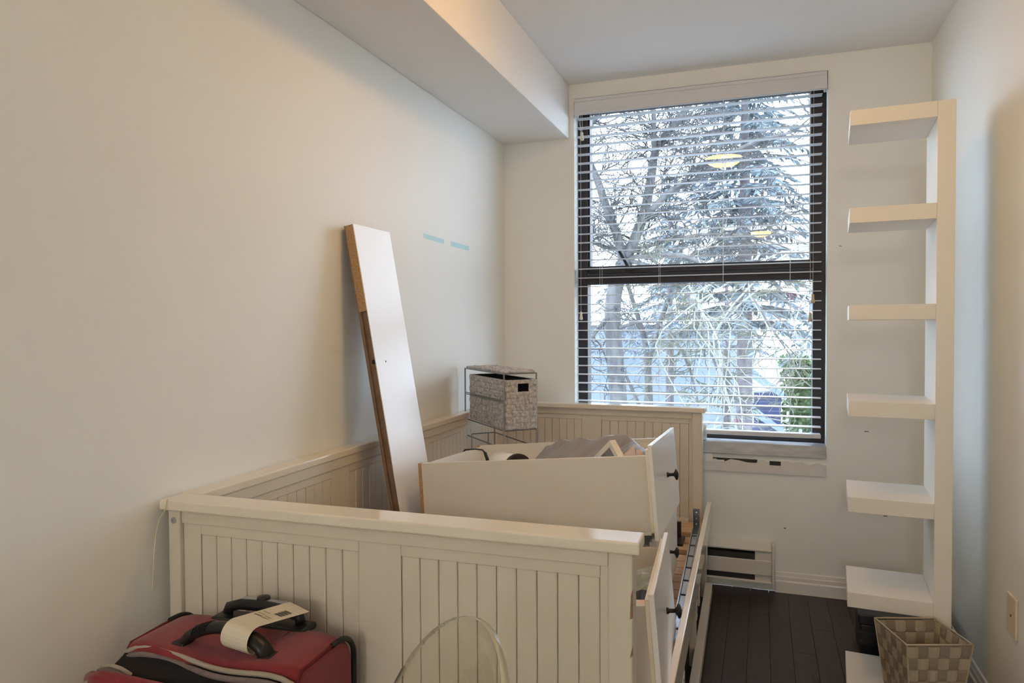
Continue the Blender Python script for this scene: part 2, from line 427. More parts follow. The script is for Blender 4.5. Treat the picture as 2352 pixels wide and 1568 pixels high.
obj('bottom_lip', B().hexa([(hx0, hy, .035), (hx0, hy, .045), (hx0, hy - .058, .062), (hx0, hy - .06, .05)], (hx1 - hx0 - .012, 0, 0)), M['heater'], ht, bevel=.002)
obj('end_cap', B().box((hx1 - .0118, hy - .068, .032), (hx1, hy, .236)), M['heater'], ht, bevel=.003)

# blank wall plate
t = thing('wall_plate', 'ivory blank plate screwed low on the right wall', 'plate', (XR, 2.435, .41))
obj('plate', B().box((-.007, -.040, -.060), (0, .040, .060)), M['plate'], t, bevel=.003)
obj('screw', B().lathe([(.004, 0), (.0035, .0015)], 10, Matrix.Translation((-.007, 0, 0)) @ Matrix.Rotation(-PI / 2, 4, 'Y')), M['metal'], t)

# old scuffs on the walls
for (y0, z0, dy, dz) in ((2.09, 1.86, .018, .004), (1.88, 1.66, .030, .004), (1.93, 1.655, .010, .006), (2.27, 1.95, .03, .003)):
    obj('scuff', B().hexa([(XL + .0002, y0, z0), (XL + .0002, y0 + dy, z0 - dz), (XL + .0002, y0 + dy, z0 - dz + .003), (XL + .0002, y0, z0 + .0025)], (.0004, 0, 0)), M['trim'], bpy.data.objects['wall_left'])
for (x0, z0, w_, h_) in ((.44, .775, .018, .004), (.33, 1.62, .012, .003), (.52, .395, .016, .004), (.10, .30, .008, .006)):
    obj('scuff', B().box((x0, D - .0006, z0), (x0 + w_, D - .0002, z0 + h_)), M['zip'], bpy.data.objects['wall_back'])
# strips of tape left on the left wall
for (y0, y1, z0, z1, dz, lab) in ((2.611, 2.807, 1.623, 1.642, -.003, 'pale teal tape strip on the left wall, nearer the leaning board'),
                                  (2.88, 3.083, 1.618, 1.639, -.001, 'pale teal tape strip on the left wall, nearer the window corner')):
    tag(obj('tape_strip', B().hexa([(XL + .0002, y0, z0), (XL + .0002, y1, z0 + dz), (XL + .0002, y1, z1 + dz), (XL + .0002, y0, z1)], (.0005, 0, 0)), M['teal']), lab, 'tape')

# ================================================================== DAYBED
bed = thing('daybed', 'cream wooden daybed frame with grooved panels, its mattress gone', 'bed', (-1.2847, 1.2547, 0))
TB = .0184
Rn = Matrix.Rotation(TB, 4, 'Z')
BH = .88
def end_panel(name, Mx, W, gs):
    """an end of the daybed, outer face at y=0 in its own frame, thickness .055, width W"""
    root = obj(name, B(Mx).box((.045, .022, .14), (W - .045, .040, .826)), M['bed'], bed)     # backing board
    obj('cap', B(Mx).box((0, -.012, .857), (W + .014, .062, BH)), M['bedlit'], root, bevel=.004, seg=3)
    obj('upper_rail', B(Mx).box((.0455, .006, .8265), (W - .0455, .050, .8565)), M['bed'], root, bevel=.0015)
    obj('lower_rail', B(Mx).box((.0455, .006, .10), (W - .0455, .050, .1395)), M['bed'], root, bevel=.0015)
    for x in (.012, W - .045):
        obj('post', B(Mx).box((x, .002, 0), (x + .0445 - (.012 if x < .1 else 0), .052, .8565)), M['bed'], root, bevel=.003)
    # grooved planks in two groups split by a wide stile, on both faces
    for y0, y1 in ((.0135, .0219), (.0401, .046)):
        obj('border', B(Mx).box((.0457, y0 - (.0 if y0 < .02 else 0), .141), (.0925, y1, .8258)).box((gs[0][1] + .0008, y0, .141), (gs[1][0] - .0008, y1, .8258))
            .box((W - .0612, y0, .141), (W - .0457, y1, .8258))
            .box((.0932, y0, .803), (gs[0][1], y1, .8256)).box((gs[1][0], y0, .803), (W - .062, y1, .8256)), M['bed'], root)
        for g0, g1 in gs:
            n = round((g1 - g0) / .0403); s = (g1 - g0) / n
            for k in range(n):
                obj('plank', B(Mx).box((g0 + k * s + .0007, y0 + (.0012 if y0 < .02 else 0), .1415), (g0 + (k + 1) * s - .0007, y1 - (0 if y0 < .02 else .0012), .8022)), M['bed'], root, bevel=.0018, seg=1)
    return root
near_end = end_panel('near_end', Rn, 1.065, ((.093, .496), (.594, 1.003)))
# bolts on the near left post, chipped paint on the near right post
obj('bolt', B(Rn).lathe([(.0075, 0), (.007, .002), (.0035, .0022), (.0035, .0008)], 12, Matrix.Translation((.028, .002, .832)) @ Matrix.Rotation(PI / 2, 4, 'X')), M['steel'], near_end)
for z0, z1 in ((.735, .79), (.665, .685), (.60, .612)):
    obj('paint_chip', B(Rn).hexa([(1.0602, .0015, z0), (1.0652, .0015, z0 + .004), (1.0652, .0015, z1), (1.062, .0015, z1 - .01)], (0, .004, 0)), M['chipdk'], near_end, label='brown chip in the cream paint')
# far end, standing slightly askew under the window
Mf = Matrix.Translation((.005, 2.165, 0)) @ Matrix.Rotation(-.030, 4, 'Z')
far_end = end_panel('far_end', Mf, 1.020, ((.093, .440), (.540, .958)))

# back panel along the left wall
X0 = 0.0
bk = obj('back_panel', B().box((.016, .065, .14), (.032, 2.155, .826)), M['bed'], bed)
obj('cap', B().box((-.0085, .063, .857), (.046, 2.170, .8795)), M['bedlit'], bk, bevel=.004, seg=3)
obj('upper_rail', B().box((.004, .066, .8265), (.042, 2.155, .8568)), M['bed'], bk, bevel=.0015)
obj('lower_rail', B().box((.004, .066, .10), (.042, 2.155, .1395)), M['bed'], bk, bevel=.0015)
groups = [(.19, .61), (.71, 1.13), (1.29, 1.72), (1.82, 2.10)]
edges = [.066] + [e for g in groups for e in g] + [2.155]
bb = B()
for i in range(0, len(edges), 2):
    bb.box((.0322, edges[i], .141), (.0385, edges[i + 1], .8258))
for g0, g1 in groups: bb.box((.0322, g0 + .0003, .803), (.0385, g1 - .0003, .8256))
obj('border', bb, M['bed'], bk)
for g0, g1 in groups:
    n = round((g1 - g0) / .0403); s = (g1 - g0) / n
    for k in range(n):
        obj('plank', B().box((.0322, g0 + k * s + .0007, .1415), (.0374, g0 + (k + 1) * s - .0007, .8022)), M['bed'], bk, bevel=.0018, seg=1)

# pull-out front frame: top rail, bottom rail, posts and plastic brackets
Rf = Matrix.Translation((1.083, .020, 0)) @ Matrix.Rotation(.0184, 4, 'Z')
ff = obj('front_rail', B(Rf).box((0, 0, .345), (.020, 2.150, .440)), M['bedlit'], bed, bevel=.003, seg=2)
obj('lower_rail', B(Rf).box((-.004, 0, .030), (.028, 2.100, .075)), M['bed'], ff, bevel=.002)
for y in (.0, .70, 1.405, 2.11):
    obj('post', B(Rf).box((-.024, y, 0), (-.0005, y + .045, .344)), M['bed'], ff, bevel=.002)
for y in (.32, .78, 1.34, 1.48, 2.02):
    br = obj('bracket', B(Rf).box((.002, y, .20), (.008, y + .045, .262)).box((.0022, y + .004, .262), (.0072, y + .041, .344)), M['drawerw'], ff, bevel=.002)
    obj('hole', B(Rf).lathe([(.007, 0), (.007, .0008)], 10, Matrix.Translation((.0082, y + .03, .222)) @ Matrix.Rotation(PI / 2, 4, 'Y'))
        .lathe([(.004, 0), (.004, .0008)], 8, Matrix.Translation((.0082, y + .012, .248)) @ Matrix.Rotation(PI / 2, 4, 'Y')), M['black'], br)
# side rails and wooden slats (two layers: the pull-out half stacks on the fixed half)
obj('slat_ledge', B(Rf).box((-.045, .03, .300), (-.0255, 2.13, .326)), M['bed'], ff)
obj('wall_ledge', B().box((.0425, .075, .300), (.066, 2.145, .326)), M['bed'], bk)
random.seed(5)
for y in (2.045, 1.955, 1.80, 1.70):
    o = obj('bed_slat', B().box((0, 0, 0), (.975, .082, .022)), M['pine'], bed, bevel=.002)
    o.location = (.068, y, .3265)
y = 1.56
while y > .10:
    o = obj('bed_slat', B().box((0, 0, 0), (.985, .072, .022)), M['pine'], bed, bevel=.002)
    o.location = (.056 + random.uniform(0, .004), y, .3265 if random.random() < .0 else .3265)
    y -= .0785
obj('bed_foot_ledge', B(Mf).box((.05, -.03, .348), (.96, .0005, .362)), M['bed'], far_end)

# loose hanging thread on the near left corner
tag(obj('thread', B().tube([(-1.258, 1.241, .884), (-1.262, 1.238, .86), (-1.276, 1.236, .84), (-1.284, 1.234, .81), (-1.289, 1.232, .77), (-1.291, 1.23, .72), (-1.292, 1.228, .68)], .0009, 4), M['thread']),
    'pale yellow thread dangling off the near left bed corner', 'thread')

# ================================================================== DRAWERS
def rot3(yaw, tilt, roll):
    return Matrix.Rotation(yaw, 4, 'Z') @ Matrix.Rotation(tilt, 4, 'Y') @ Matrix.Rotation(roll, 4, 'X')
LF, HF, DT, AA, INS, HS = .593, .271, .033, .732, .03, .217
def drawer(nt, yaw, tilt, roll, label, screw=False):
    """front's near top outer corner at nt; depth runs along -x, length along +y"""
    t = thing('bed_drawer', label, 'drawer', (0, 0, 0), 0, 'loose bed drawers')
    t.matrix_world = Matrix.Translation(nt) @ rot3(yaw, tilt, roll)
    th = .016
    fr = obj('front', B().box((-.012, 0, -HF), (0, LF, 0)), M['drawerw'], t, bevel=.002)
    obj('front_liner', B().box((-.0215, .012, -HF + .02), (-.0125, LF - .012, -.014)), M['edge'], fr, bevel=.001)
    kn = Matrix.Translation((0, LF / 2, -HF / 2 + .008)) @ Matrix.Rotation(PI / 2, 4, 'Y')
    obj('knob', B().lathe([(.0085, .0), (.0085, .003), (.0055, .007), (.0052, .020), (.010, .024), (.0175, .027), (.0185, .0295), (.016, .033), (.008, .036), (.0005, .037)], 20, kn), M['black'], fr, smooth=True)
    x1 = -.0220; x0 = x1 - AA; zt = -DT; zb = -DT - HS
    for y in (INS, LF - INS - th):
        sd = obj('side', B().box((x0 + .0115, y, zb), (x1, y + th, zt)), M['drawer'], t, bevel=.0008, seg=1)
        obj('raw_edge', B().box((x0, y + .0003, zb + .0003), (x0 + .0112, y + th - .0003, zt - .0003)), M['chip'], sd, label='bare particle board end of the drawer side')
    obj('back', B().box((x0 + .002, INS + th + .0003, zb + .02), (x0 + .014, LF - INS - th - .0003, zt - .006)), M['drawerw'], t, bevel=.0008, seg=1)
    obj('bottom', B().box((x0 + .0145, INS + th + .0003, zb + .012), (x1 - .0005, LF - INS - th - .0003, zb + .017)), M['drawerw'], t)
    obj('corner_block', B().box((x1 - .05, INS + .0005, zb - .012), (x1 - .002, INS + .0150, zb - .0003)), M['drawerw'], t, bevel=.002)
    if screw: obj('side_screw', B().lathe([(.009, 0), (.0085, .0015), (.004, .0016), (.003, .0006)], 12, Matrix.Translation((x1 - .014, INS - .0002, -.082)) @ Matrix.Rotation(PI / 2, 4, 'X')), M['metal'], t)
    return t
d1 = drawer((-.2964, 2.034, .926), .014, -.088, -.052, 'cream drawer full of clutter resting tilted on top of another drawer')
d2 = drawer((-.290, 2.085, .643), .010, -.004, .0, 'cream drawer on the bed slats underneath the cluttered drawer', True)
d3 = drawer((-.2108, 1.480, .709), .079, -.091, -.065, 'cream drawer nearest the camera, tucked behind the near bed end')
DM1 = d1.matrix_world.copy(); DM3 = d3.matrix_world.copy()

# --- contents of the top drawer
def in1(x, y, z): return DM1 @ Vector((x, y, z))
def set_in(o, Mx):
    o.matrix_world = Mx
# white cup-like tube with a dark end
t = thing('canister', 'pale tube with brown-black end lying in the top drawer', 'canister')
t.matrix_world = DM1 @ Matrix.Translation((-.442, .105, -.067)) @ Matrix.Rotation(-.85, 4, 'Z')
obj('tube', B().lathe([(.040, -.16), (.042, -.155), (.042, -.012), (.041, -.01)], 24, Matrix.Rotation(PI / 2, 4, 'Y')), M['drawerw'], t, smooth=True)
obj('end_cap', B().lathe([(.044, -.0095), (.046, -.004), (.046, .010), (.040, .012), (.001, .012)], 24, Matrix.Rotation(PI / 2, 4, 'Y')), M['darkcap'], t)
# crumpled grey plastic sheet: (x, crest height) along the window side of the drawer
crest = [(-.44, -.050), (-.418, -.018), (-.36, -.008), (-.327, -.013), (-.296, -.006), (-.23, -.002), (-.159, .006), (-.115, -.016), (-.075, -.046), (-.06, -.06)]
def sheet(u, v):
    x = -.44 + u * .38; y = .17 + v * .33
    for (xa, za), (xb, zb_) in zip(crest, crest[1:]):
        if x <= xb + 1e-6:
            zc = za + (zb_ - za) * (x - xa) / (xb - xa); break
    w_ = v / .58 if v < .58 else max(0, 1 - (v - .58) / .55)
    w_ = w_ ** .8
    z = -.100 + (zc + .100) * w_ + .005 * math.sin(13 * u + 7 * v) * w_ + .004 * math.sin(31 * u - 19 * v)
    return Vector((x, y, z))
o = obj('plastic_sheet', B().grid(sheet, 38, 16), M['greycloth'], None, solid=.0015)
o.matrix_world = DM1
tag(o, 'crumpled grey plastic sheet heaped at the window side of the top drawer', 'sheet')
o = obj('cardboard_insert', B().box((-.115, .515, -.225), (-.030, .521, -.045)).box((-.115, .44, -.225), (-.03, .5145, -.219)), M['edge'], None)
o.matrix_world = DM1
tag(o, 'tan card folder standing against the far side of the top drawer', 'folder')
# picture frame, one corner up
t = thing('picture_frame', 'small cream picture frame standing corner-up in the top drawer', 'frame')
t.matrix_world = DM1 @ Matrix.Translation((-.139, .10, .009)) @ Matrix.Rotation(-.62, 4, 'Z') @ Matrix.Rotation(-.60, 4, 'Y')
fw, fh, fb = .13, .13, .015
obj('frame', B().box((-fw, 0, -fb), (0, .024, 0)).box((-fw, 0, -fh), (0, .024, -fh + fb)).box((-fw, 0, -fh + fb), (-fw + fb, .024, -fb)).box((-fb, 0, -fh + fb), (0, .024, -fb)), M['framecream'], t, bevel=.0008)
obj('picture', B().box((-fw + fb, .008, -fh + fb), (-fb, .010, -fb)), M['greyglass'], t)
# pink papers
for k, q in enumerate((((-.112, .062, -.048), (-.061, .066, -.003), (-.053, .070, -.09), (-.115, .066, -.11)), ((-.060, .092, -.020), (-.041, .094, -.024), (-.036, .096, -.07), (-.062, .092, -.09)))):
    o = obj('pink_paper', B().hexa(q, (0, .0012, 0)), M['pink'], None); o.matrix_world = DM1
    tag(o, ('larger pointed pink paper right of the picture frame in the top drawer', 'smaller pink paper close behind the top drawer front')[k], 'paper')
# black cable over the drawer's back board
pc = [(-.775, .41, -.090), (-.768, .42, -.050), (-.753, .425, -.0345), (-.738, .422, -.034), (-.70, .39, -.030), (-.655, .35, -.030), (-.632, .32, -.040), (-.622, .31, -.060), (-.610, .29, -.10), (-.60, .28, -.16), (-.58, .26, -.20)]
o = obj('power_cable', B().tube([in1(*p) for p in pc], .0030, 8).tube([in1(-.634, .322, -.038), in1(-.621, .308, -.064)], .0060, 8), M['black'], None, smooth=True)
tag(o, 'black power cable draped over the back board of the top drawer', 'cable')
# --- contents of the near drawer
def bagf(u, v):
    x = -.20 + u * .176; y = .165 + v * .24
    return Vector((x, y, -.105 + .078 * math.sin(PI * (.15 + .7 * v)) * (.5 + .5 * u) + .010 * math.sin(11 * u + 3) * math.sin(9 * v) + .006 * math.sin(23 * v + 5 * u)))
o = obj('plastic_bag', B().grid(bagf, 14, 20), M['bag'], None, solid=.0015); o.matrix_world = DM3
tag(o, 'crinkled pale green plastic bag inside the nearest drawer', 'bag')
o = obj('black_pouch', B().hexa([(-.20, .093, -.20), (-.025, .093, -.20), (-.025, .098, -.046), (-.040, .10, -.044), (-.20, .10, -.09)], (0, .055, .012)), M['blacktape'], None, bevel=.006); o.matrix_world = DM3
tag(o, 'black pouch leaning inside the nearest drawer', 'pouch')
o = obj('pink_booklet', B().box((-.24, .0475, -.044), (-.024, .0900, -.038)), M['pink'], None); o.matrix_world = DM3
tag(o, 'pink booklet edge lying in the nearest drawer', 'booklet')

# ================================================================== METAL DRAWER RUNNER
t = thing('metal_runner', 'long dark steel runner with an upturned end lying on the slats', 'runner')
p0 = Vector((-.226, 1.985, .378)); p1 = Vector((-.268, 3.175, .378))
ax = (p1 - p0).normalized(); sd = Vector((ax.y, -ax.x, 0)); ln = (p1 - p0).length
Mr = Matrix((( sd.x, ax.x, 0, p0.x), (sd.y, ax.y, 0, p0.y), (0, 0, 1, p0.z), (0, 0, 0, 1)))
w = .0135
obj('channel', B(Mr).box((-w, 0, 0), (w, ln, .003)), M['metal'], t)
for s in (-1, 1):
    obj('flange', B(Mr).box((s * w - .002, 0, .0031), (s * w + .002, ln - .05, .016)), M['steel'], t, bevel=.0008)
obj('inner_rail', B(Mr).box((-w + .004, .02, .0031), (w - .004, ln - .12, .008)), M['steel'], t, bevel=.001)
for k in range(8):
    y = .10 + k * .135
    obj('stop_tab', B(Mr).box((-w + .003, y, .0082), (w - .003, y + .006, .0105)), M['black'], t)
tabm = obj('end_plate', B(Mr).box((-w, ln - .001, 0), (w, ln + .002, .085)), M['metal'], t, bevel=.001)
for z in (.02, .045, .072):
    obj('rivet', B(Mr).lathe([(.004, 0), (.003, .002)], 8, Matrix.Translation((0, ln - .0012, z)) @ Matrix.Rotation(PI / 2, 4, 'X')), M['steel'], tabm)
# a black stop piece near the second drawer
t = thing('black_bracket', 'black plastic corner bracket lying on the far slats', 'bracket', (-.338, 3.02, .349))
obj('foot', B().box((-.03, -.03, 0), (.03, .08, .012)), M['black'], t, bevel=.002)
obj('upright', B().box((-.03, .06, .0121), (.014, .08, .075)), M['black'], t, bevel=.002)

# ================================================================== LEANING BOARD
t = thing('leaning_board', 'tall white melamine board with raw brown edge leaning on the left wall', 'board')
lean = .174
t.matrix_world = Matrix.Translation((-1.0285, 2.009, .3515)) @ Matrix.Rotation(-lean, 4, 'Y')
Lb = (1.600 - .3515) / math.cos(lean); wbd = .238; tb = .036
obj('face', B().box((-.003, 0, 0), (0, wbd, Lb)), M['white_board'], t)
obj('rear_face', B().box((-tb, 0, 0), (-tb + .003, wbd, Lb)), M['chipdk'], t)
obj('top_block', B().box((-tb + .0031, .0008, Lb - .285), (-.0031, wbd - .001, Lb - .0005)), M['chip'], t, label='speckled raw particle board block at the top')
obj('core', B().box((-tb + .0031, .012, .0005), (-.0031, wbd - .001, Lb - .2855)), M['chipdk'], t)
obj('groove_lip', B().box((-tb + .0031, .0015, .0005), (-tb + .009, .0118, Lb - .2855)), M['chipdk'], t)
obj('dowel_hole', B().lathe([(.008, 0), (.008, .0008)], 14, Matrix.Translation((-.014, .0119, Lb - .452)) @ Matrix.Rotation(PI / 2, 4, 'X')), M['blacktape'], t)
obj('pin_hole', B().lathe([(.003, 0), (.003, .0006)], 10, Matrix.Translation((.0001, .062, Lb - .455)) @ Matrix.Rotation(PI / 2, 4, 'Y')), M['blacktape'], t)

# ================================================================== WIRE RACK AND WOVEN BIN
ra = -.802; RW, RD = .432, .144
RZ0, RZ1 = .3487, 1.08
rk = thing('wire_rack', 'slim grey wire rack with a woven top standing on the bed slats', 'rack', (-1.268, 2.965, RZ0), ra)
hz = RZ1 - RZ0; wr = .0034
for x in (0, RW):
    for y in (0, RD):
        obj('leg', B().tube([(x, y, 0), (x, y, hz - .004)], wr, 6), M['wire'], rk, smooth=True)
def ring(z, nm='shelf_ring'):
    return obj(nm, B().tube([(0, 0, z), (RW, 0, z), (RW, RD, z), (0, RD, z)], wr * .85, 6, closed=True), M['wire'], rk)
ring(hz - .006, 'top_ring'); ring(hz - .233); ring(.425); ring(.06)
obj('basket_rail', B().tube([(.0, .0, hz - .113), (RW, 0, hz - .113)], wr * .7, 5).tube([(.0, .0, hz - .120), (RW, 0, hz - .120)], wr * .7, 5)
    .tube([(RW, 0, hz - .113), (RW, RD, hz - .113)], wr * .7, 5), M['wire'], rk)
obj('drop_hook', B().tube([(.0, .030, .425), (.0, .030, .330), (.01, .030, .315), (.05, .030, .31)], wr * .8, 5).tube([(.0, .112, .425), (.0, .112, .350), (.015, .112, .33)], wr * .8, 5), M['wire'], rk)
# woven lid: little pads alternate up and down
def weave_panel(fn, nu, nv, hgt, parent, name, mtl):
    """pads over a patch: fn(u,v)->(point, normal)"""
    b = B()
    for i in range(nu):
        for j in range(nv):
            odd = (i + j) % 2
            k = 1.0 if odd else .45
            g = .05
            cs = []
            for (a, c) in ((g, g), (1 - g, g), (1 - g, 1 - g), (g, 1 - g)):
                p, n = fn((i + a) / nu, (j + c) / nv); cs.append((p, n))
            inner = []
            for (a, c) in ((.24, .24), (.76, .24), (.76, .76), (.24, .76)):
                p, n = fn((i + a) / nu, (j + c) / nv); inner.append(p + n * hgt * k)
            base = [p for p, n in cs]
            vs = base + inner
            b.add(vs, [(4, 5, 6, 7), (0, 1, 5, 4), (1, 2, 6, 5), (2, 3, 7, 6), (3, 0, 4, 7)])
    return obj(name, b, mtl, parent)
lid = obj('woven_top', B().box((.004, .004, hz - .004), (RW - .004, RD - .004, hz + .004)), M['rope'], rk, bevel=.002)
weave_panel(lambda u, v: (Vector((.004 + u * (RW - .008), .004 + v * (RD - .008), hz + .004)), Vector((0, 0, 1))), 14, 5, .004, lid, 'weave', M['rope'])

bn = thing('woven_bin', 'grey woven storage bin with hand hole hanging in the wire rack', 'bin', (-1.268, 2.965, RZ0), ra)
bx0, bx1, by0, by1, bz0, bz1 = .040, RW + .012, .006, RD - .004, hz - .230, hz - .030
shell = B()
tk = .006
shell.box((bx0, by0, bz0), (bx0 + tk, by1, bz1)); shell.box((bx0 + tk, by0, bz0), (bx1 - tk, by0 + tk, bz1)); shell.box((bx0 + tk, by1 - tk, bz0), (bx1 - tk, by1, bz1))
# end wall with the hand hole
hy0, hy1, hz0_, hz1_ = by0 + .050, by0 + .098, bz1 - .048, bz1 - .016
shell.box((bx1 - tk, by0, bz0), (bx1, by1, hz0_)); shell.box((bx1 - tk, by0, hz1_), (bx1, by1, bz1)); shell.box((bx1 - tk, by0, hz0_), (bx1, hy0, hz1_)); shell.box((bx1 - tk, hy1, hz0_), (bx1, by1, hz1_))
bs = obj('shell', shell, M['rope'], bn, bevel=.002)
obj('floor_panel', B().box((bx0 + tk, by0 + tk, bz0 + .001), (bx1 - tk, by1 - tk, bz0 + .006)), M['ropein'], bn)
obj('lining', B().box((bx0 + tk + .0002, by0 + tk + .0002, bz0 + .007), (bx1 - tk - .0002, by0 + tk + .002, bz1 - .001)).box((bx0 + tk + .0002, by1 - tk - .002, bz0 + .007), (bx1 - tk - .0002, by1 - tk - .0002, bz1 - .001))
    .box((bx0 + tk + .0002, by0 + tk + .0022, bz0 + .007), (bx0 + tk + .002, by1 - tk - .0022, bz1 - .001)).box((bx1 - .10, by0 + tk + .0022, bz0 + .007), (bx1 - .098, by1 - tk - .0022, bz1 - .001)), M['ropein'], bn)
weave_panel(lambda u, v: (Vector((bx0 + u * (bx1 - bx0), by0, bz0 + v * (bz1 - bz0))), Vector((0, -1, 0))), 14, 8, .004, bs, 'weave', M['rope'])
we = B()
nu, nv = 7, 8
for i in range(nu):
    for j in range(nv):
        y0 = by0 + (by1 - by0) * i / nu; y1 = by0 + (by1 - by0) * (i + 1) / nu; z0 = bz0 + (bz1 - bz0) * j / nv; z1 = bz0 + (bz1 - bz0) * (j + 1) / nv
        if y1 > hy0 and y0 < hy1 and z1 > hz0_ and z0 < hz1_: continue
        h = .004 if (i + j) % 2 else .002
        e = .0008; f_ = .005
        we.add([(bx1, y0 + e, z0 + e), (bx1, y1 - e, z0 + e), (bx1, y1 - e, z1 - e), (bx1, y0 + e, z1 - e),
                (bx1 + h, y0 + f_, z0 + f_), (bx1 + h, y1 - f_, z0 + f_), (bx1 + h, y1 - f_, z1 - f_), (bx1 + h, y0 + f_, z1 - f_)],
               [(4, 5, 6, 7), (0, 1, 5, 4), (1, 2, 6, 5), (2, 3, 7, 6), (3, 0, 4, 7)])
obj('weave', we, M['rope'], bs)
obj('rivet_hole', B().box((bx0 + .028, by0 - .0045, bz1 - .016), (bx0 + .036, by0 - .0042, bz1 - .012)).box((bx0 + .028, by0 - .0045, bz1 - .055), (bx0 + .036, by0 - .0042, bz1 - .051))
    .box((bx0 + .028, by0 - .0045, bz1 - .094), (bx0 + .036, by0 - .0042, bz1 - .090)), M['blacktape'], bs)

# ================================================================== SHELF UNIT
su = thing('shelf_unit', 'tall white comb-shaped shelf unit with seven open shelves against right wall', 'shelf', (.2722, 2.6015, 0), -.0841)
SP, SD, ST = .32, .2864, .05
top = 6 * SP + ST
obj('post', B().box((.25, 0, 0), (.30, SD, top)), M['shelf'], su, bevel=.0012)
for k in range(7):
    z = k * SP
    obj('shelf_board', B().box((0, 0.0003, z + (0.0002 if k == 0 else 0)), (.2498, SD - .0003, z + ST)), M['shelf'], su, bevel=.0012)

# dark storage box on the floor behind the shelf
t = thing('storage_box', 'dark navy plastic storage box on the floor behind the shelf unit', 'box', (.345, 2.935, 0), -.05)
obj('body', B().box((.006, .006, 0), (.30, .244, .135)), M['navy'], t, bevel=.006)
obj('lid', B().box((0, 0, .1355), (.306, .25, .175)), M['navy'], t, bevel=.006)
obj('rib', B().box((.003, .002, .06), (.303, .0055, .078)).box((.003, .002, .10), (.303, .0055, .112)), M['black'], t, bevel=.001)

# ================================================================== WOVEN WASTE BASKET
wbk = thing('waste_basket', 'beige and taupe checkered woven strap basket on floor before shelf unit', 'basket', (.34, 2.489, 0), -1.251)
Wt, Dt, Hb = .190, .190, .335
TI = .036                                   # taper inset at the bottom
C4t = [Vector((0, 0, Hb)), Vector((Wt, 0, Hb)), Vector((Wt, Dt, Hb)), Vector((0, Dt, Hb))]
C4b = [Vector((TI, TI, .004)), Vector((Wt - TI, TI, .004)), Vector((Wt - TI, Dt - TI, .004)), Vector((TI, Dt - TI, .004))]
NV, NH = 6, 9
ctr = Vector((Wt / 2, Dt / 2, 0))
def side_pt(s, u, v, off):
    a, b2 = C4b[s].lerp(C4b[(s + 1) % 4], u), C4t[s].lerp(C4t[(s + 1) % 4], u)
    p = a.lerp(b2, v)
    e = (C4t[(s + 1) % 4] - C4t[s]).normalized(); n = Vector((e.y, -e.x, 0))
    return p + n * off
def strap(pts_lo, pts_hi, name, mtl, normals):
    """thin band between two poly-lines, given thickness along normals"""
    b = B(); n = len(pts_lo); vs = []
    for i in range(n):
        vs += [pts_lo[i], pts_hi[i], pts_hi[i] - normals[i] * .0009, pts_lo[i] - normals[i] * .0009]
    fs = []
    for i in range(n - 1):
        a = i * 4; c = a + 4
        for k in range(4):
            fs.append((a + k, c + k, c + (k + 1) % 4, a + (k + 1) % 4))
    fs += [(0, 1, 2, 3), (n * 4 - 1, n * 4 - 2, n * 4 - 3, n * 4 - 4)]
    b.add(vs, fs)
    return obj(name, b, mtl, wbk)
for s in range(4):
    e = (C4t[(s + 1) % 4] - C4t[s]).normalized(); nrm = Vector((e.y, -e.x, 0))
    for i in range(NV):
        lo = []; hi = []; nn = []
        for j in range(NH * 4 + 1):
            v = j / (NH * 4) * .985
            cell = v / .985 * NH
            off = .0022 * math.cos(PI * (cell - .5 + i)) * -1
            off = max(-.0016, min(.0016, off * 1.6))
            lo.append(side_pt(s, (i + .05) / NV, v, off)); hi.append(side_pt(s, (i + .95) / NV, v, off)); nn.append(nrm)
        strap(lo, hi, 'vertical_strap', M['strapB'], nn)
    for j in range(NH):
        lo = []; hi = []; nn = []
        for i in range(NV * 4 + 1):
            u = i / (NV * 4); cell = u * NV
            off = .0022 * math.cos(PI * (cell - .5 + j))
            off = max(-.0016, min(.0016, off * 1.6))
            lo.append(side_pt(s, u, (j + .04) / NH * .985, off)); hi.append(side_pt(s, u, (j + .96) / NH * .985, off)); nn.append(nrm)
        strap(lo, hi, 'horizontal_strap', M['strapA'], nn)
obj('rim_wire', B().tube([p + Vector((0, 0, 0)) for p in C4t], .0028, 8, closed=True), M['strapA'], wbk, smooth=True)
obj('base', B().add([tuple(p) for p in C4b] + [tuple(p + Vector((0, 0, .004))) for p in C4b], [(3, 2, 1, 0), (4, 5, 6, 7), (0, 1, 5, 4), (1, 2, 6, 5), (2, 3, 7, 6), (3, 0, 4, 7)]), M['strapB'], wbk)
for k in range(4):
    obj('corner_strip', B().tube([C4b[k], C4t[k]], .0032, 6), M['strapA'], wbk)

# ================================================================== SUITCASE
sc = thing('suitcase', 'red fabric suitcase standing in front of the near bed end', 'suitcase', (-.960, 1.10, 0), .02)
SX, SY0, SY1, SZ = .195, -.075, .118, .672
def rbox(name, a, b, mtl, parent, r, seg=4, label=None):
    o = obj(name, B().box(a, b), mtl, parent, label=label)
    m = o.modifiers.new('round', 'BEVEL'); m.width = r; m.segments = seg; m.limit_method = 'NONE'
    o.data.polygons.foreach_set('use_smooth', [True] * len(o.data.polygons))
    return o
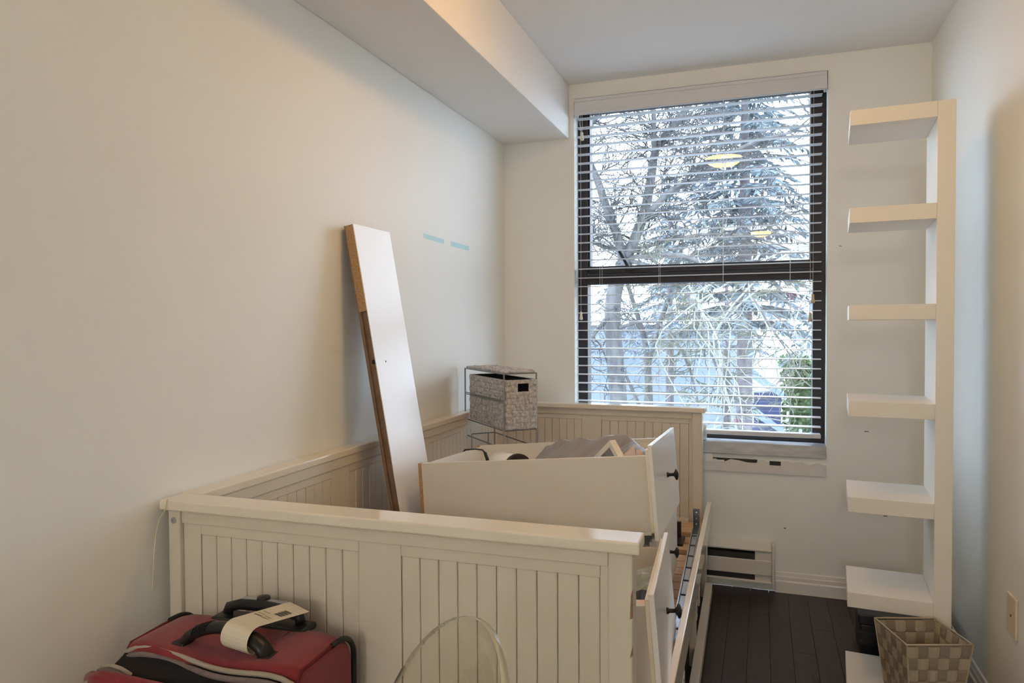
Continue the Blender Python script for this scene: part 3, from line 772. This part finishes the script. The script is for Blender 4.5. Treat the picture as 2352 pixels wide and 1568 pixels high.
# main shell with a domed rounded outline seen from the side
def shell_mesh(x0, x1, y0, y1, z0, z1, r, sag=0, n=6):
    """box with edges along x rounded at top (radius r), slight bulge"""
    prof = [(y0, z0), (y1, z0)]
    for k in range(n + 1):
        a = PI / 2 * k / n; prof.append((y1 - r + r * math.cos(a), z1 - r + r * math.sin(a)))
    r2 = r * .4
    for k in range(n + 1):
        a = PI / 2 + PI / 2 * k / n; prof.append((y0 + r2 + r2 * math.cos(a), z1 - r2 + r2 * math.sin(a)))
    b = B(); nxs = 12; m = len(prof); vs = []
    for i in range(nxs + 1):
        u = i / nxs; x = x0 + (x1 - x0) * u
        for (y, z) in prof:
            edge = (2 * u - 1) ** 8
            dz = -.010 * edge if z > z0 + .05 else 0
            dz += -sag * math.sin(PI * u) ** 2 * max(0, (y1 - y) / (y1 - y0)) if z > z1 - r - .001 else 0
            vs.append((x, y + (-.006 * edge if y > (y0 + y1) / 2 else .006 * edge), z + dz))
    fs = [tuple(range(m)), tuple(nxs * m + k for k in range(m))[::-1]]
    for i in range(nxs):
        for k in range(m):
            l = (k + 1) % m
            fs.append((i * m + k, (i + 1) * m + k, (i + 1) * m + l, i * m + l))
    b.add(vs, fs)
    return b
body = obj('body', shell_mesh(-SX, SX, SY0, SY1, .045, SZ, .055, sag=.014), M['red'], sc)
body.data.polygons.foreach_set('use_smooth', [False] + [False] + [True] * (len(body.data.polygons) - 2))
m_ = body.modifiers.new('edge', 'BEVEL'); m_.width = .010; m_.segments = 3; m_.limit_method = 'ANGLE'; m_.angle_limit = 1.0
# black piping over the back corners (arch outlines of both end faces)
for s in (-1, 1):
    P = []
    for k in range(9):
        a = PI / 2 * k / 8; P.append((s * (SX - .002), SY1 - .055 + .057 * math.cos(a), SZ - .055 + .050 * math.sin(a) - .003))
    P = [(s * (SX - .002), SY1 + .001, .30), (s * (SX - .002), SY1 + .002, .50)] + P + [(s * (SX - .002), SY1 - .075, SZ - .008)]
    obj('corner_piping', B().tube(P, .0055, 8), M['blacktape'], sc, smooth=True)
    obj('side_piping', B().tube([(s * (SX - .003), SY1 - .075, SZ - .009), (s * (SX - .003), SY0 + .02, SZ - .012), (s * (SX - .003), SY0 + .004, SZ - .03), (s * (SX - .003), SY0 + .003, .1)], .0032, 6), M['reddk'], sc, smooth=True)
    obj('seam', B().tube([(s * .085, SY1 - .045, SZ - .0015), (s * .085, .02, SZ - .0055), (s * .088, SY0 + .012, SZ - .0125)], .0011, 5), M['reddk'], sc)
# top handle: black ribbed arch lengthways over the top
hp = []
for k in range(13):
    u = k / 12
    hp.append((-.090 + .195 * u, -.030 + .006 * math.sin(PI * u), SZ - .012 + .042 * math.sin(PI * u) ** .6))
hd = obj('handle', B().tube(hp, [.017] * 13, 10, ry=.011), M['black'], sc, smooth=True)
for x in (-.090, .105):
    obj('handle_mount', B().box((x - .016, -.048, SZ - .016), (x + .016, -.012, SZ - .003)), M['black'], hd, bevel=.005)
for k in range(6):
    u = .16 + k * .03
    obj('grip_rib', B().tube([(-.090 + .195 * u, -.030 + .006 * math.sin(PI * u) + .0178 * math.cos(a_), SZ - .012 + .042 * math.sin(PI * u) ** .6 + .0118 * math.sin(a_)) for a_ in [PI * q_ / 6 for q_ in range(7)]], .0012, 4), M['blacktape'], hd)
# retractable trolley handle folded at the back
tr = obj('trolley_handle', B().tube([(-.085, .088, SZ + .004), (-.082, .090, SZ + .016), (-.055, .092, SZ + .024), (0, .093, SZ + .026), (.06, .092, SZ + .024), (.088, .090, SZ + .016), (.092, .088, SZ + .004)], .011, 10), M['black'], sc, smooth=True)
obj('silver_grip', B().box((-.058, .095, SZ + .016), (.05, .112, SZ + .036)), M['silver'], tr, bevel=.006, seg=3, label='silver insert on the trolley handle')
obj('release_button', B().lathe([(.014, 0), (.013, .004), (.001, .006)], 16, Matrix.Translation((-.008, .104, SZ + .036))), M['black'], tr)
obj('trolley_base', B().box((-.11, .062, SZ - .012), (.115, .113, SZ + .002)), M['black'], sc, bevel=.006)
# airline label looped round the handle
lb = B()
L0 = [(.018, -.024), (.020, -.030), (.020, -.030)]
loop = []
for k in range(17):
    a = PI * .42 + 2 * PI * .72 * k / 16
    loop.append((math.cos(a) * .028 - .026, math.sin(a) * .024))
vs = []
for (yy, zz) in loop:
    vs.append((.018, yy, SZ + .024 + zz)); vs.append((.076, yy, SZ + .016 + zz))
lb.add(vs, [(2 * i, 2 * i + 1, 2 * i + 3, 2 * i + 2) for i in range(16)])
tagl = obj('luggage_label', lb, M['paper'], sc, solid=.0008, label='white paper label looped round the black handle')
tl = B()
tl.hexa([(.018, -.0195, SZ + .0472), (.076, -.0195, SZ + .0392), (.122, .074, SZ + .036), (.066, .090, SZ + .043)], (0, 0, .0008))
fl2 = obj('label_tail', tl, M['paper'], tagl)
ik = B()
def lt(u, v):
    p = Vector((.018, -.0195, SZ + .0490)).lerp(Vector((.076, -.0195, SZ + .0410)), u); q = Vector((.066, .090, SZ + .0448)).lerp(Vector((.122, .074, SZ + .0378)), u)
    return p.lerp(q, v)
for (u0, u1, v0, v1) in [(.52, .84, .50 + .03 * i, .50 + .03 * i + (.012 if i % 2 else .02)) for i in range(8)] + [(.12, .45, .30, .315), (.12, .40, .38, .39), (.12, .45, .46, .47), (.5, .8, .28, .29), (.5, .75, .34, .35)]:
    ik.add([lt(u0, v0), lt(u1, v0), lt(u1, v1), lt(u0, v1)], [(0, 1, 2, 3)])
obj('print', ik, M['ink'], fl2)
# open front compartment: dark lining, zip tape and piping, two bulging pockets
obj('lining', B().hexa([(-.185, SY0 - .0005, SZ - .026), (.185, SY0 - .0005, SZ - .026), (.185, SY0 - .046, SZ - .075), (-.185, SY0 - .046, SZ - .045)], (0, 0, .004)), M['liner'], sc)
def pip(name, pts, r, mtl, parent): return obj(name, B().tube(pts, r, 8), mtl, parent, smooth=True)
def arc(x0, x1, y0, y1, z, dip, n=18, curl=.02):
    out = []
    for k in range(n + 1):
        u = k / n
        zc = -curl * (2 * u - 1) ** 6
        out.append((x0 + (x1 - x0) * u, y0 + (y1 - y0) * u + .010 * math.sin(2 * PI * u), z - dip * math.sin(PI * u) ** 1.5 + zc))
    return out
pip('opening_piping', arc(-SX + .004, SX - .004, SY0 + .006, SY0 - .004, SZ - .004, .016), .0048, M['piping'], sc)
pip('zip_tape', arc(-SX + .006, SX - .006, SY0 - .003, SY0 - .013, SZ - .013, .016), .0055, M['zip'], sc)
fp = obj('front_pocket', shell_mesh(-SX - .004, SX - .02, SY0 - .085, SY0 - .048, .05, SZ - .020, .020, sag=.060), M['red'], sc)
fp.data.polygons.foreach_set('use_smooth', [True] * len(fp.data.polygons))
pip('pocket_piping', [(x, y - .0, z) for x, y, z in arc(-SX - .004, SX - .03, SY0 - .040, SY0 - .052, SZ - .014, .075)], .0045, M['piping'], fp)
pip('pocket_zip', arc(-SX - .002, SX - .03, SY0 - .050, SY0 - .062, SZ - .017, .077), .005, M['zip'], fp)
op = obj('outer_pocket', shell_mesh(-SX - .004, -.02, SY0 - .130, SY0 - .0855, .06, SZ - .036, .022, sag=.03), M['red'], sc)
op.data.polygons.foreach_set('use_smooth', [True] * len(op.data.polygons))
pip('pocket_piping', arc(-SX - .002, -.03, SY0 - .080, SY0 - .085, SZ - .026, .035), .004, M['piping'], op)
pip('pocket_piping', arc(-SX - .002, -.03, SY0 - .118, SY0 - .125, SZ - .034, .032), .004, M['piping'], op)
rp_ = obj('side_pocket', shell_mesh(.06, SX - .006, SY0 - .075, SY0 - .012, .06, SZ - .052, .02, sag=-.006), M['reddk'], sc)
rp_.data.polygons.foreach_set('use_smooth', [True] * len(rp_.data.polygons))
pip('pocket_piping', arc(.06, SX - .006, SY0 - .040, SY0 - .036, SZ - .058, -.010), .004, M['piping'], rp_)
for x in (-.15, .15):
    obj('wheel', B().lathe([(.004, -.012), (.024, -.012), (.026, 0), (.024, .012), (.004, .012)], 16, Matrix.Translation((x, SY1 - .03, .026)) @ Matrix.Rotation(PI / 2, 4, 'Y')), M['black'], sc)
for x in (-.15, .15):
    obj('foot', B().box((x - .02, SY0 - .02, 0), (x + .02, SY0 + .02, .045)), M['black'], sc, bevel=.004)

# ================================================================== CLEAR CHAIR
ch = thing('clear_chair', 'transparent plastic chair with oval back in front of the bed end', 'chair', (-.455, .722, 0), -.762)
rec = .239
def back_pt(s, tt):
    # oval medallion back, dished; local: x across, y towards the back, z up
    w = .185; zc = .660; hh = .227
    a = s
    x = w * tt * math.cos(a); z = zc + hh * tt * math.sin(a)
    y = .03 + (z - .45) * rec + .037 * (1 - (x / w) ** 2) 
    return Vector((x, y, z))
bb = B(); rings = [0.001, .25, .5, .75, .9, 1.0]; NA = 48
vs = [back_pt(2 * PI * k / NA, r) for r in rings for k in range(NA)]
fs = [(i * NA + k, i * NA + (k + 1) % NA, (i + 1) * NA + (k + 1) % NA, (i + 1) * NA + k) for i in range(len(rings) - 1) for k in range(NA)]
bb.add(vs, fs)
cb = obj('backrest', bb, [M['acshell'], M['acglint']], ch, solid=.010, smooth=True)
cb.modifiers['thickness'].material_offset_rim = 1
seat = B()
def seat_pt(u, v):
    a = 2 * PI * u
    x = .205 * v * math.copysign(abs(math.cos(a)) ** .7, math.cos(a)); y = -.17 + .205 * v * math.copysign(abs(math.sin(a)) ** .7, math.sin(a))
    return Vector((x, y, .445 - .012 * (1 - v * v)))
vs = [seat_pt(k / 40, r) for r in (.01, .4, .8, 1.0) for k in range(40)]
seat.add(vs, [(i * 40 + k, i * 40 + (k + 1) % 40, (i + 1) * 40 + (k + 1) % 40, (i + 1) * 40 + k) for i in range(3) for k in range(40)])
obj('seat', seat, M['acryl'], ch, solid=.012, smooth=True)
for sx in (-1, 1):
    obj('leg', B().tube([(sx * .165, -.31, .436), (sx * .18, -.335, 0)], [.017, .012], 10), M['acryl'], ch, smooth=True)
    obj('leg', B().tube([(sx * .15, .0, .436), (sx * .165, .055, 0)], [.017, .012], 10), M['acryl'], ch, smooth=True)
    obj('back_stile', B().tube([(sx * .12, .01, .452), (sx * .125, .035, .50), back_pt(-PI / 2 + sx * .75, 1.0)], .012, 8), M['acryl'], ch, smooth=True)

# ================================================================== CEILING LAMPS, ADDED FILL LAMP
def ceiling_lamp(x, y, label, r=.13):
    t = thing('ceiling_lamp', label, 'lamp', (x, y, H))
    obj('base_plate', B().lathe([(r * .62, 0), (r * .70, -.012), (r * .70, -.022)], 32), M['brass'], t, smooth=True)
    obj('diffuser', B().lathe([(r, -.024), (r * .99, -.035), (r * .86, -.060), (r * .60, -.080), (r * .3, -.090), (.001, -.093)], 32), M['lampglass'], t, smooth=True)
    obj('rim', B().lathe([(r * .70, -.022), (r * 1.02, -.0225), (r * 1.03, -.026), (r * 1.005, -.0275)], 32), M['brass'], t)
    obj('finial', B().lathe([(.008, -.0935), (.009, -.10), (.001, -.108)], 12), M['brass'], t, smooth=True)
    return t
ceiling_lamp(-.267, 1.967, 'round bronze rimmed ceiling lamp above the bed')
ceiling_lamp(-.017, -2.593, 'round bronze rimmed ceiling lamp behind the viewer')
t = thing('added_fill_lamp', 'unseen globe lamp added as fill light behind the viewer', 'lamp', (-.05, -2.75, 0))  # added source, never in view, to brighten surfaces facing the camera
obj('base', B().lathe([(.14, 0), (.14, .015), (.03, .025)], 24), M['black'], t)
obj('pole', B().tube([(0, 0, .02), (0, 0, 1.88)], .010, 10), M['black'], t, smooth=True)
obj('globe', B().lathe([(.095 * math.sin(PI * k / 14), 1.97 - .095 * math.cos(PI * k / 14)) for k in range(15)], 24), M['fillglass'], t, smooth=True)

# ================================================================== OUTSIDE
GZ = -3.2
struct('ground', B().box((-40, D + 1.5, GZ - .2), (40, 120, GZ)), M['ground'], 'pale wet paving far below the window', 'ground')
rnd = random.Random(21)
def limb_tube(b, pts, r0, r1, n=6):
    m = len(pts)
    b.tube(pts, [r0 + (r1 - r0) * i / (m - 1) for i in range(m)], n)
def jitter_path(p, d, L, n, jit, droop):
    P = [p.copy()]; d = d.normalized()
    for i in range(n):
        d = (d + Vector((rnd.uniform(-jit, jit), rnd.uniform(-jit, jit), rnd.uniform(-jit, jit) + droop))).normalized()
        P.append(P[-1] + d * (L / n))
    return P, d
def twigs(b, path, r, dens, L, depth, droop, spread=1.0):
    total = sum((path[i + 1] - path[i]).length for i in range(len(path) - 1))
    cnt = max(1, int(total * dens))
    for _ in range(cnt):
        i = rnd.randrange(len(path) - 1); f = rnd.random()
        p = path[i].lerp(path[i + 1], f); t = (path[i + 1] - path[i]).normalized()
        side = Vector((rnd.uniform(-1, 1), rnd.uniform(-.8, .8), rnd.uniform(-.6, .9))) * spread
        l = L * rnd.uniform(.5, 1.1)
        P, _d = jitter_path(p, t * .6 + side, l, 5, .42, droop)
        limb_tube(b, P, r, r * .45, 3)
        if depth > 0: twigs(b, P, r * .72, dens * 1.15, L * .52, depth - 1, droop, spread)
V = lambda *a: Vector(a)
def smooth(pts, n=3):
    out = []
    for i in range(len(pts) - 1):
        p0 = pts[max(i - 1, 0)]; p1 = pts[i]; p2 = pts[i + 1]; p3 = pts[min(i + 2, len(pts) - 1)]
        for k in range(n):
            t_ = k / n
            out.append(.5 * ((2 * p1) + (p2 - p0) * t_ + (2 * p0 - 5 * p1 + 4 * p2 - p3) * t_ ** 2 + (3 * p1 - p0 - 3 * p2 + p3) * t_ ** 3))
    out.append(pts[-1]); return out
# -- big bare tree
tr1 = thing('bare_tree', 'large bare deciduous tree, thick forked trunk at the left of window', 'tree', (0, 0, 0))
Y1 = 9.0
trunk = smooth([V(-1.68, Y1, GZ), V(-1.68, Y1, -1.2), V(-1.70, Y1, -.16), V(-1.73, Y1, .32), V(-1.78, Y1, .96), V(-1.80, Y1, 1.4), V(-1.76, Y1, 1.75), V(-1.62, Y1, 2.1)])
b = B(); limb_tube(b, trunk, .125, .095, 10)
obj('trunk', b, M['bark'], tr1, smooth=True)
limbs = [([V(-1.62, Y1, 2.1), V(-1.42, Y1 + .1, 2.65), V(-1.34, Y1 + .2, 3.14), V(-1.29, Y1 + .3, 3.51), V(-1.05, Y1 + .3, 3.81), V(-.89, Y1 + .4, 4.06), V(-.76, Y1 + .5, 4.41), V(-.55, Y1 + .6, 5.1)], .070, .03),
         ([V(-1.31, Y1 + .25, 3.40), V(-1.29, Y1 + .1, 3.67), V(-1.29, Y1, 3.99), V(-1.34, Y1 - .1, 4.43), V(-1.4, Y1 - .2, 5.0)], .036, .018),
         ([V(-1.66, Y1, 2.04), V(-1.72, Y1 - .1, 2.37), V(-1.84, Y1 - .2, 2.73), V(-1.95, Y1 - .2, 3.07), V(-2.08, Y1 - .3, 3.41), V(-2.05, Y1 - .3, 3.69), V(-1.84, Y1 - .3, 3.94), V(-1.67, Y1 - .3, 4.36), V(-1.6, Y1 - .4, 5.0)], .062, .022),
         ([V(-1.48, Y1, 2.49), V(-1.08, Y1 - .2, 2.85), V(-.76, Y1 - .3, 2.96), V(-.45, Y1 - .4, 3.15), V(-.11, Y1 - .5, 3.3), V(.3, Y1 - .6, 3.35)], .045, .012),
         ([V(-1.62, Y1, 2.08), V(-1.01, Y1 - .4, 1.85), V(-.77, Y1 - .5, 1.49), V(-.62, Y1 - .5, 1.08), V(-.47, Y1 - .5, .68), V(-.38, Y1 - .5, .10)], .030, .008),
         ([V(-1.60, Y1, 2.10), V(-.9, Y1 - .4, 2.08), V(-.24, Y1 - .5, 1.70), V(.06, Y1 - .6, 1.28), V(.3, Y1 - .6, .9)], .030, .008),
         ([V(-1.55, Y1, 2.2), V(-.8, Y1 + .4, 2.4), V(-.1, Y1 + .5, 2.35), V(.5, Y1 + .5, 2.1)], .030, .008),
         ([V(-1.78, Y1, 1.2), V(-1.2, Y1 - .4, 1.3), V(-.85, Y1 - .6, .9), V(-.7, Y1 - .6, .4), V(-.6, Y1 - .6, -.2)], .024, .007),
         ([V(-1.80, Y1, 1.45), V(-2.1, Y1 - .2, 1.0), V(-2.3, Y1 - .3, .7), V(-2.5, Y1 - .3, .5)], .026, .008),
         ([V(-1.7, Y1, 2.2), V(-2.2, Y1 + .3, 2.4), V(-2.6, Y1 + .3, 2.9), V(-2.8, Y1 + .3, 3.5)], .03, .01)]
spl = []
for pts, r0, r1 in limbs:
    P = smooth(pts); spl.append(P)
    b = B(); limb_tube(b, P, r0, r1, 7); obj('limb', b, M['bark'], tr1, smooth=True)
b = B()
for i, P in enumerate(spl):
    if i in (4, 5, 7): continue
    twigs(b, P, .0115, 8.2, 1.0, 2, .02)
tw = obj('twigs', b, M['twig'], tr1); tw['kind'] = 'stuff'
b = B()
for i in (4, 5, 7): twigs(b, spl[i], .0110, 6.5, .8, 2, -.05)
tw = obj('mossy_twigs', b, M['moss'], tr1); tw['kind'] = 'stuff'
# -- slender tree
tr2 = thing('bare_tree', 'slender pale bare tree with rising stems right of the thick trunk', 'tree', (0, 0, 0))
Y2 = 12.0
st = [([V(-1.79, Y2, GZ), V(-1.79, Y2, -.54), V(-1.79, Y2, .12), V(-1.83, Y2, .86), V(-1.94, Y2, 1.29), V(-2.15, Y2, 1.96), V(-2.3, Y2, 2.6)], .09, .02),
      ([V(-1.80, Y2, .64), V(-1.65, Y2, 1.15), V(-1.5, Y2, 1.58), V(-1.29, Y2, 2.29), V(-1.2, Y2, 2.9)], .06, .015),
      ([V(-1.79, Y2, -.5), V(-2.0, Y2 - .2, .1), V(-2.2, Y2 - .2, .5), V(-2.5, Y2 - .2, .7)], .04, .012)]
b = B(); bt = B()
for pts, r0, r1 in st:
    P = smooth(pts); limb_tube(b, P, r0, r1, 8)
    twigs(bt, P[4:], .012, 3.2, .9, 2, .02)
obj('stems', b, M['bark'], tr2, smooth=True)
o = obj('twigs', bt, M['moss'], tr2); o['kind'] = 'stuff'
# -- weeping branches of another tree on the right
tr3 = thing('weeping_tree', 'pale weeping tree with long drooping bare branches in mid window', 'tree', (0, 0, 0))
Y3 = 7.5
st = [([V(1.2, Y3, GZ), V(1.2, Y3, 0), V(1.15, Y3, 1.2), V(.9, Y3, 1.85)], .10, .04)]
for k in range(9):
    x = rnd.uniform(-1.1, .45); y = Y3 + rnd.uniform(-.5, .6); z = rnd.uniform(1.2, 2.0)
    st.append(([V(.95, Y3, 1.75), V((x + .9) / 2 + .1, y, 1.95 + rnd.uniform(-.12, .1)), V(x, y, z - .2), V(x + rnd.uniform(.0, .25), y, z - .7), V(x + rnd.uniform(.1, .5), y, z - rnd.uniform(1.2, 1.9))], .013, .006))
b = B(); bt = B()
for i, (pts, r0, r1) in enumerate(st):
    P = smooth(pts); limb_tube(b, P, r0, r1, 5)
    if i: twigs(bt, P[4:], .0068, 3.6, .55, 1, -.12)
obj('branches', b, M['pale_twig'], tr3, smooth=True)
o = obj('twigs', bt, M['pale_twig'], tr3); o['kind'] = 'stuff'

# -- conifers: trunk plus tiers of drooping fronds
def conifer(x, y, z0, z1, rad, tiers, label, needle, bark, base=None, dense=1.0, tr=.13):
    t = thing('conifer', label, 'tree', (x, y, GZ))
    hgt = z1 - GZ
    obj('trunk', B().tube([(0, 0, 0), (.02, 0, hgt * .5), (0, 0, hgt)], [tr, tr * .75, .02], 10), bark, t, smooth=True)
    bb_ = B(); nb = B()
    for i in range(tiers):
        f = i / (tiers - 1)
        z = (z0 - GZ) + (hgt - (z0 - GZ)) * f
        R = rad * (1 - f) ** .75 + .12
        n = max(5, int(9 * dense * (1 - .5 * f)))
        for k in range(n):
            a = 2 * PI * (k + rnd.random()) / n
            L = R * rnd.uniform(.7, 1.1); dr = Vector((math.cos(a), math.sin(a), 0))
            P = [Vector((0, 0, z)) + dr * L * u + Vector((0, 0, .12 * L * u - .42 * L * u * u)) for u in (0, .25, .5, .75, 1)]
            limb_tube(bb_, P, .016, .006, 4)
            m = int(52 * dense * (.4 + L / rad))
            side = Vector((-dr.y, dr.x, 0))
            for q_ in range(m):
                u = rnd.uniform(.12, 1.0); jj = min(int(u * 4), 3); p = P[jj].lerp(P[jj + 1], u * 4 - jj)
                sgn = rnd.choice((-1, 1)); ll = rnd.uniform(.10, .26) * (1.25 - u * .5)
                d = (side * sgn * rnd.uniform(.5, 1) + dr * rnd.uniform(.2, .7) + Vector((0, 0, rnd.uniform(-1.0, -.1)))).normalized()
                w = Vector((rnd.uniform(-1, 1), rnd.uniform(-1, 1), rnd.uniform(-1, 1))).cross(d).normalized() * ll * .12
                e = p + d * ll
                mid = p + d * ll * .45
                nb.add([p, mid + w, e, mid - w, mid + d.cross(w) * .5], [(0, 1, 4), (1, 2, 4), (2, 3, 4), (3, 0, 4)])
    o1 = obj('branches', bb_, bark, t)
    o2 = obj('foliage', nb, needle, t); o2['kind'] = 'stuff'
    return t
conifer(-.27, 11.6, 1.3, 6.6, 1.75, 24, 'tall haze-tinted blue-green spruce with drooping fronds and purple-grey trunk', M['needle'], M['barkdk'], dense=1.0, tr=.15)
conifer(-2.3, 19.0, 1.0, 5.1, 1.6, 17, 'smaller haze-tinted grey-green conifer behind the forked bare tree', M['needle2'], M['barkdk'], dense=.8)
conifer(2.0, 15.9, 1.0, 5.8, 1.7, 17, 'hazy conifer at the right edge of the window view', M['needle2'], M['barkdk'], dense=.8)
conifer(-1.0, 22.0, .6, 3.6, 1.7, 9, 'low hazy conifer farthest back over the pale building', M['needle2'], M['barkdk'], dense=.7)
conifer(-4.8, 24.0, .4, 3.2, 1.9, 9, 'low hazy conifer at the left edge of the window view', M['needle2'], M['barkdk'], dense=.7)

# -- pale building
t = thing('pale_building', 'long pale blue-white building behind the bare trees', 'building', (0, 0, GZ))
obj('wall', B().box((-11, 26, 0), (-.85, 32, 4.25)), M['stucco'], t)
obj('parapet', B().box((-11.1, 25.9, 4.251), (-.75, 32.1, 4.42)), M['stuccodk'], t)
for x in (-9.6, -7.2):
    obj('downpipe', B().tube([(x, 25.93, 0), (x, 25.93, 4.25)], .06, 8), M['stuccodk'], t)
# -- blue play tower with sloping pale roofs
t = thing('play_tower', 'dark blue tower with two sloping pale blue roofs behind the spruce', 'tower', (-.02, 16, GZ))
for z, wv in ((2.87, 0), (2.12, .04)):
    obj('box', B().box((-.14 - wv, 0, z - (.55 if wv == 0 else 1.1)), (.40, .5, z + .12)), M['bluewall'], t)
    obj('roof_panel', B().hexa([(-.18 - wv, -.06, z + .66), (.46, -.06, z + .10), (.46, -.06, z + .00), (-.18 - wv, -.06, z + .42)], (0, .62, 0)), M['blueroof'], t)
obj('leg', B().box((-.12, .05, 0), (-.04, .13, 1.2)), M['blueroof'], t); obj('leg', B().box((.28, .05, 0), (.36, .13, 1.2)), M['blueroof'], t)
# -- hedges
def leafy(name, x0, x1, y0, y1, z0, z1, n, mtl, label, size=.10):
    b = B()
    for _ in range(n):
        p = Vector((rnd.uniform(x0, x1), rnd.uniform(y0, y1), rnd.uniform(z0, z1)))
        f = rnd.randrange(3)
        if f == 0: p.y = y0 + rnd.uniform(0, .25)
        elif f == 1: p.z = z1 - rnd.uniform(0, .2)
        d = Vector((rnd.uniform(-1, 1), rnd.uniform(-1, 1), rnd.uniform(-1, 1))).normalized() * size; w = d.orthogonal().normalized() * size * .5
        b.add([p, p + d * .5 + w, p + d, p + d * .5 - w], [(0, 1, 2, 3)])
    t = thing(name, label, 'hedge', (0, 0, 0))
    o = obj('leaves', b, mtl, t); o['kind'] = 'stuff'
    obj('core', B().box((x0 + .2, y0 + .25, z0), (x1 - .2, y1, z1 - .2)), M['hedge'], t)
leafy('hedge', .42, 3.6, 17.2, 18.6, GZ, .45, 9000, M['hedge'], 'tall clipped green hedge right of the blue tower')
obj_l = struct('ground_1', B().box((.2, 13.6, GZ), (5, 17.1, GZ + .05)), M['lawn'], 'strip of green lawn before the hedge', 'lawn')
# -- chain link fence
t = thing('chain_link_fence', 'galvanised chain link fence low at the right of the window view', 'fence', (.62, 13, GZ))
b = B()
for k in range(-10, 24):
    x = k * .09
    def cl(x0, s):
        pts = []
        for z in range(0, 27):
            xx = x0 + s * z * .1
            if -.001 <= xx <= 1.4: pts.append((xx, 0, z * .1))
        return pts
    for s in (.9, -.9):
        P = cl(x if s > 0 else x, s)
        if len(P) > 1: b.tube(P, .008, 3)
o = obj('mesh', b, M['fence'], t); o['kind'] = 'stuff'
for x in (0, 1.4): obj('post', B().tube([(x, 0, 0), (x, 0, 2.66)], .03, 8), M['fence'], t)
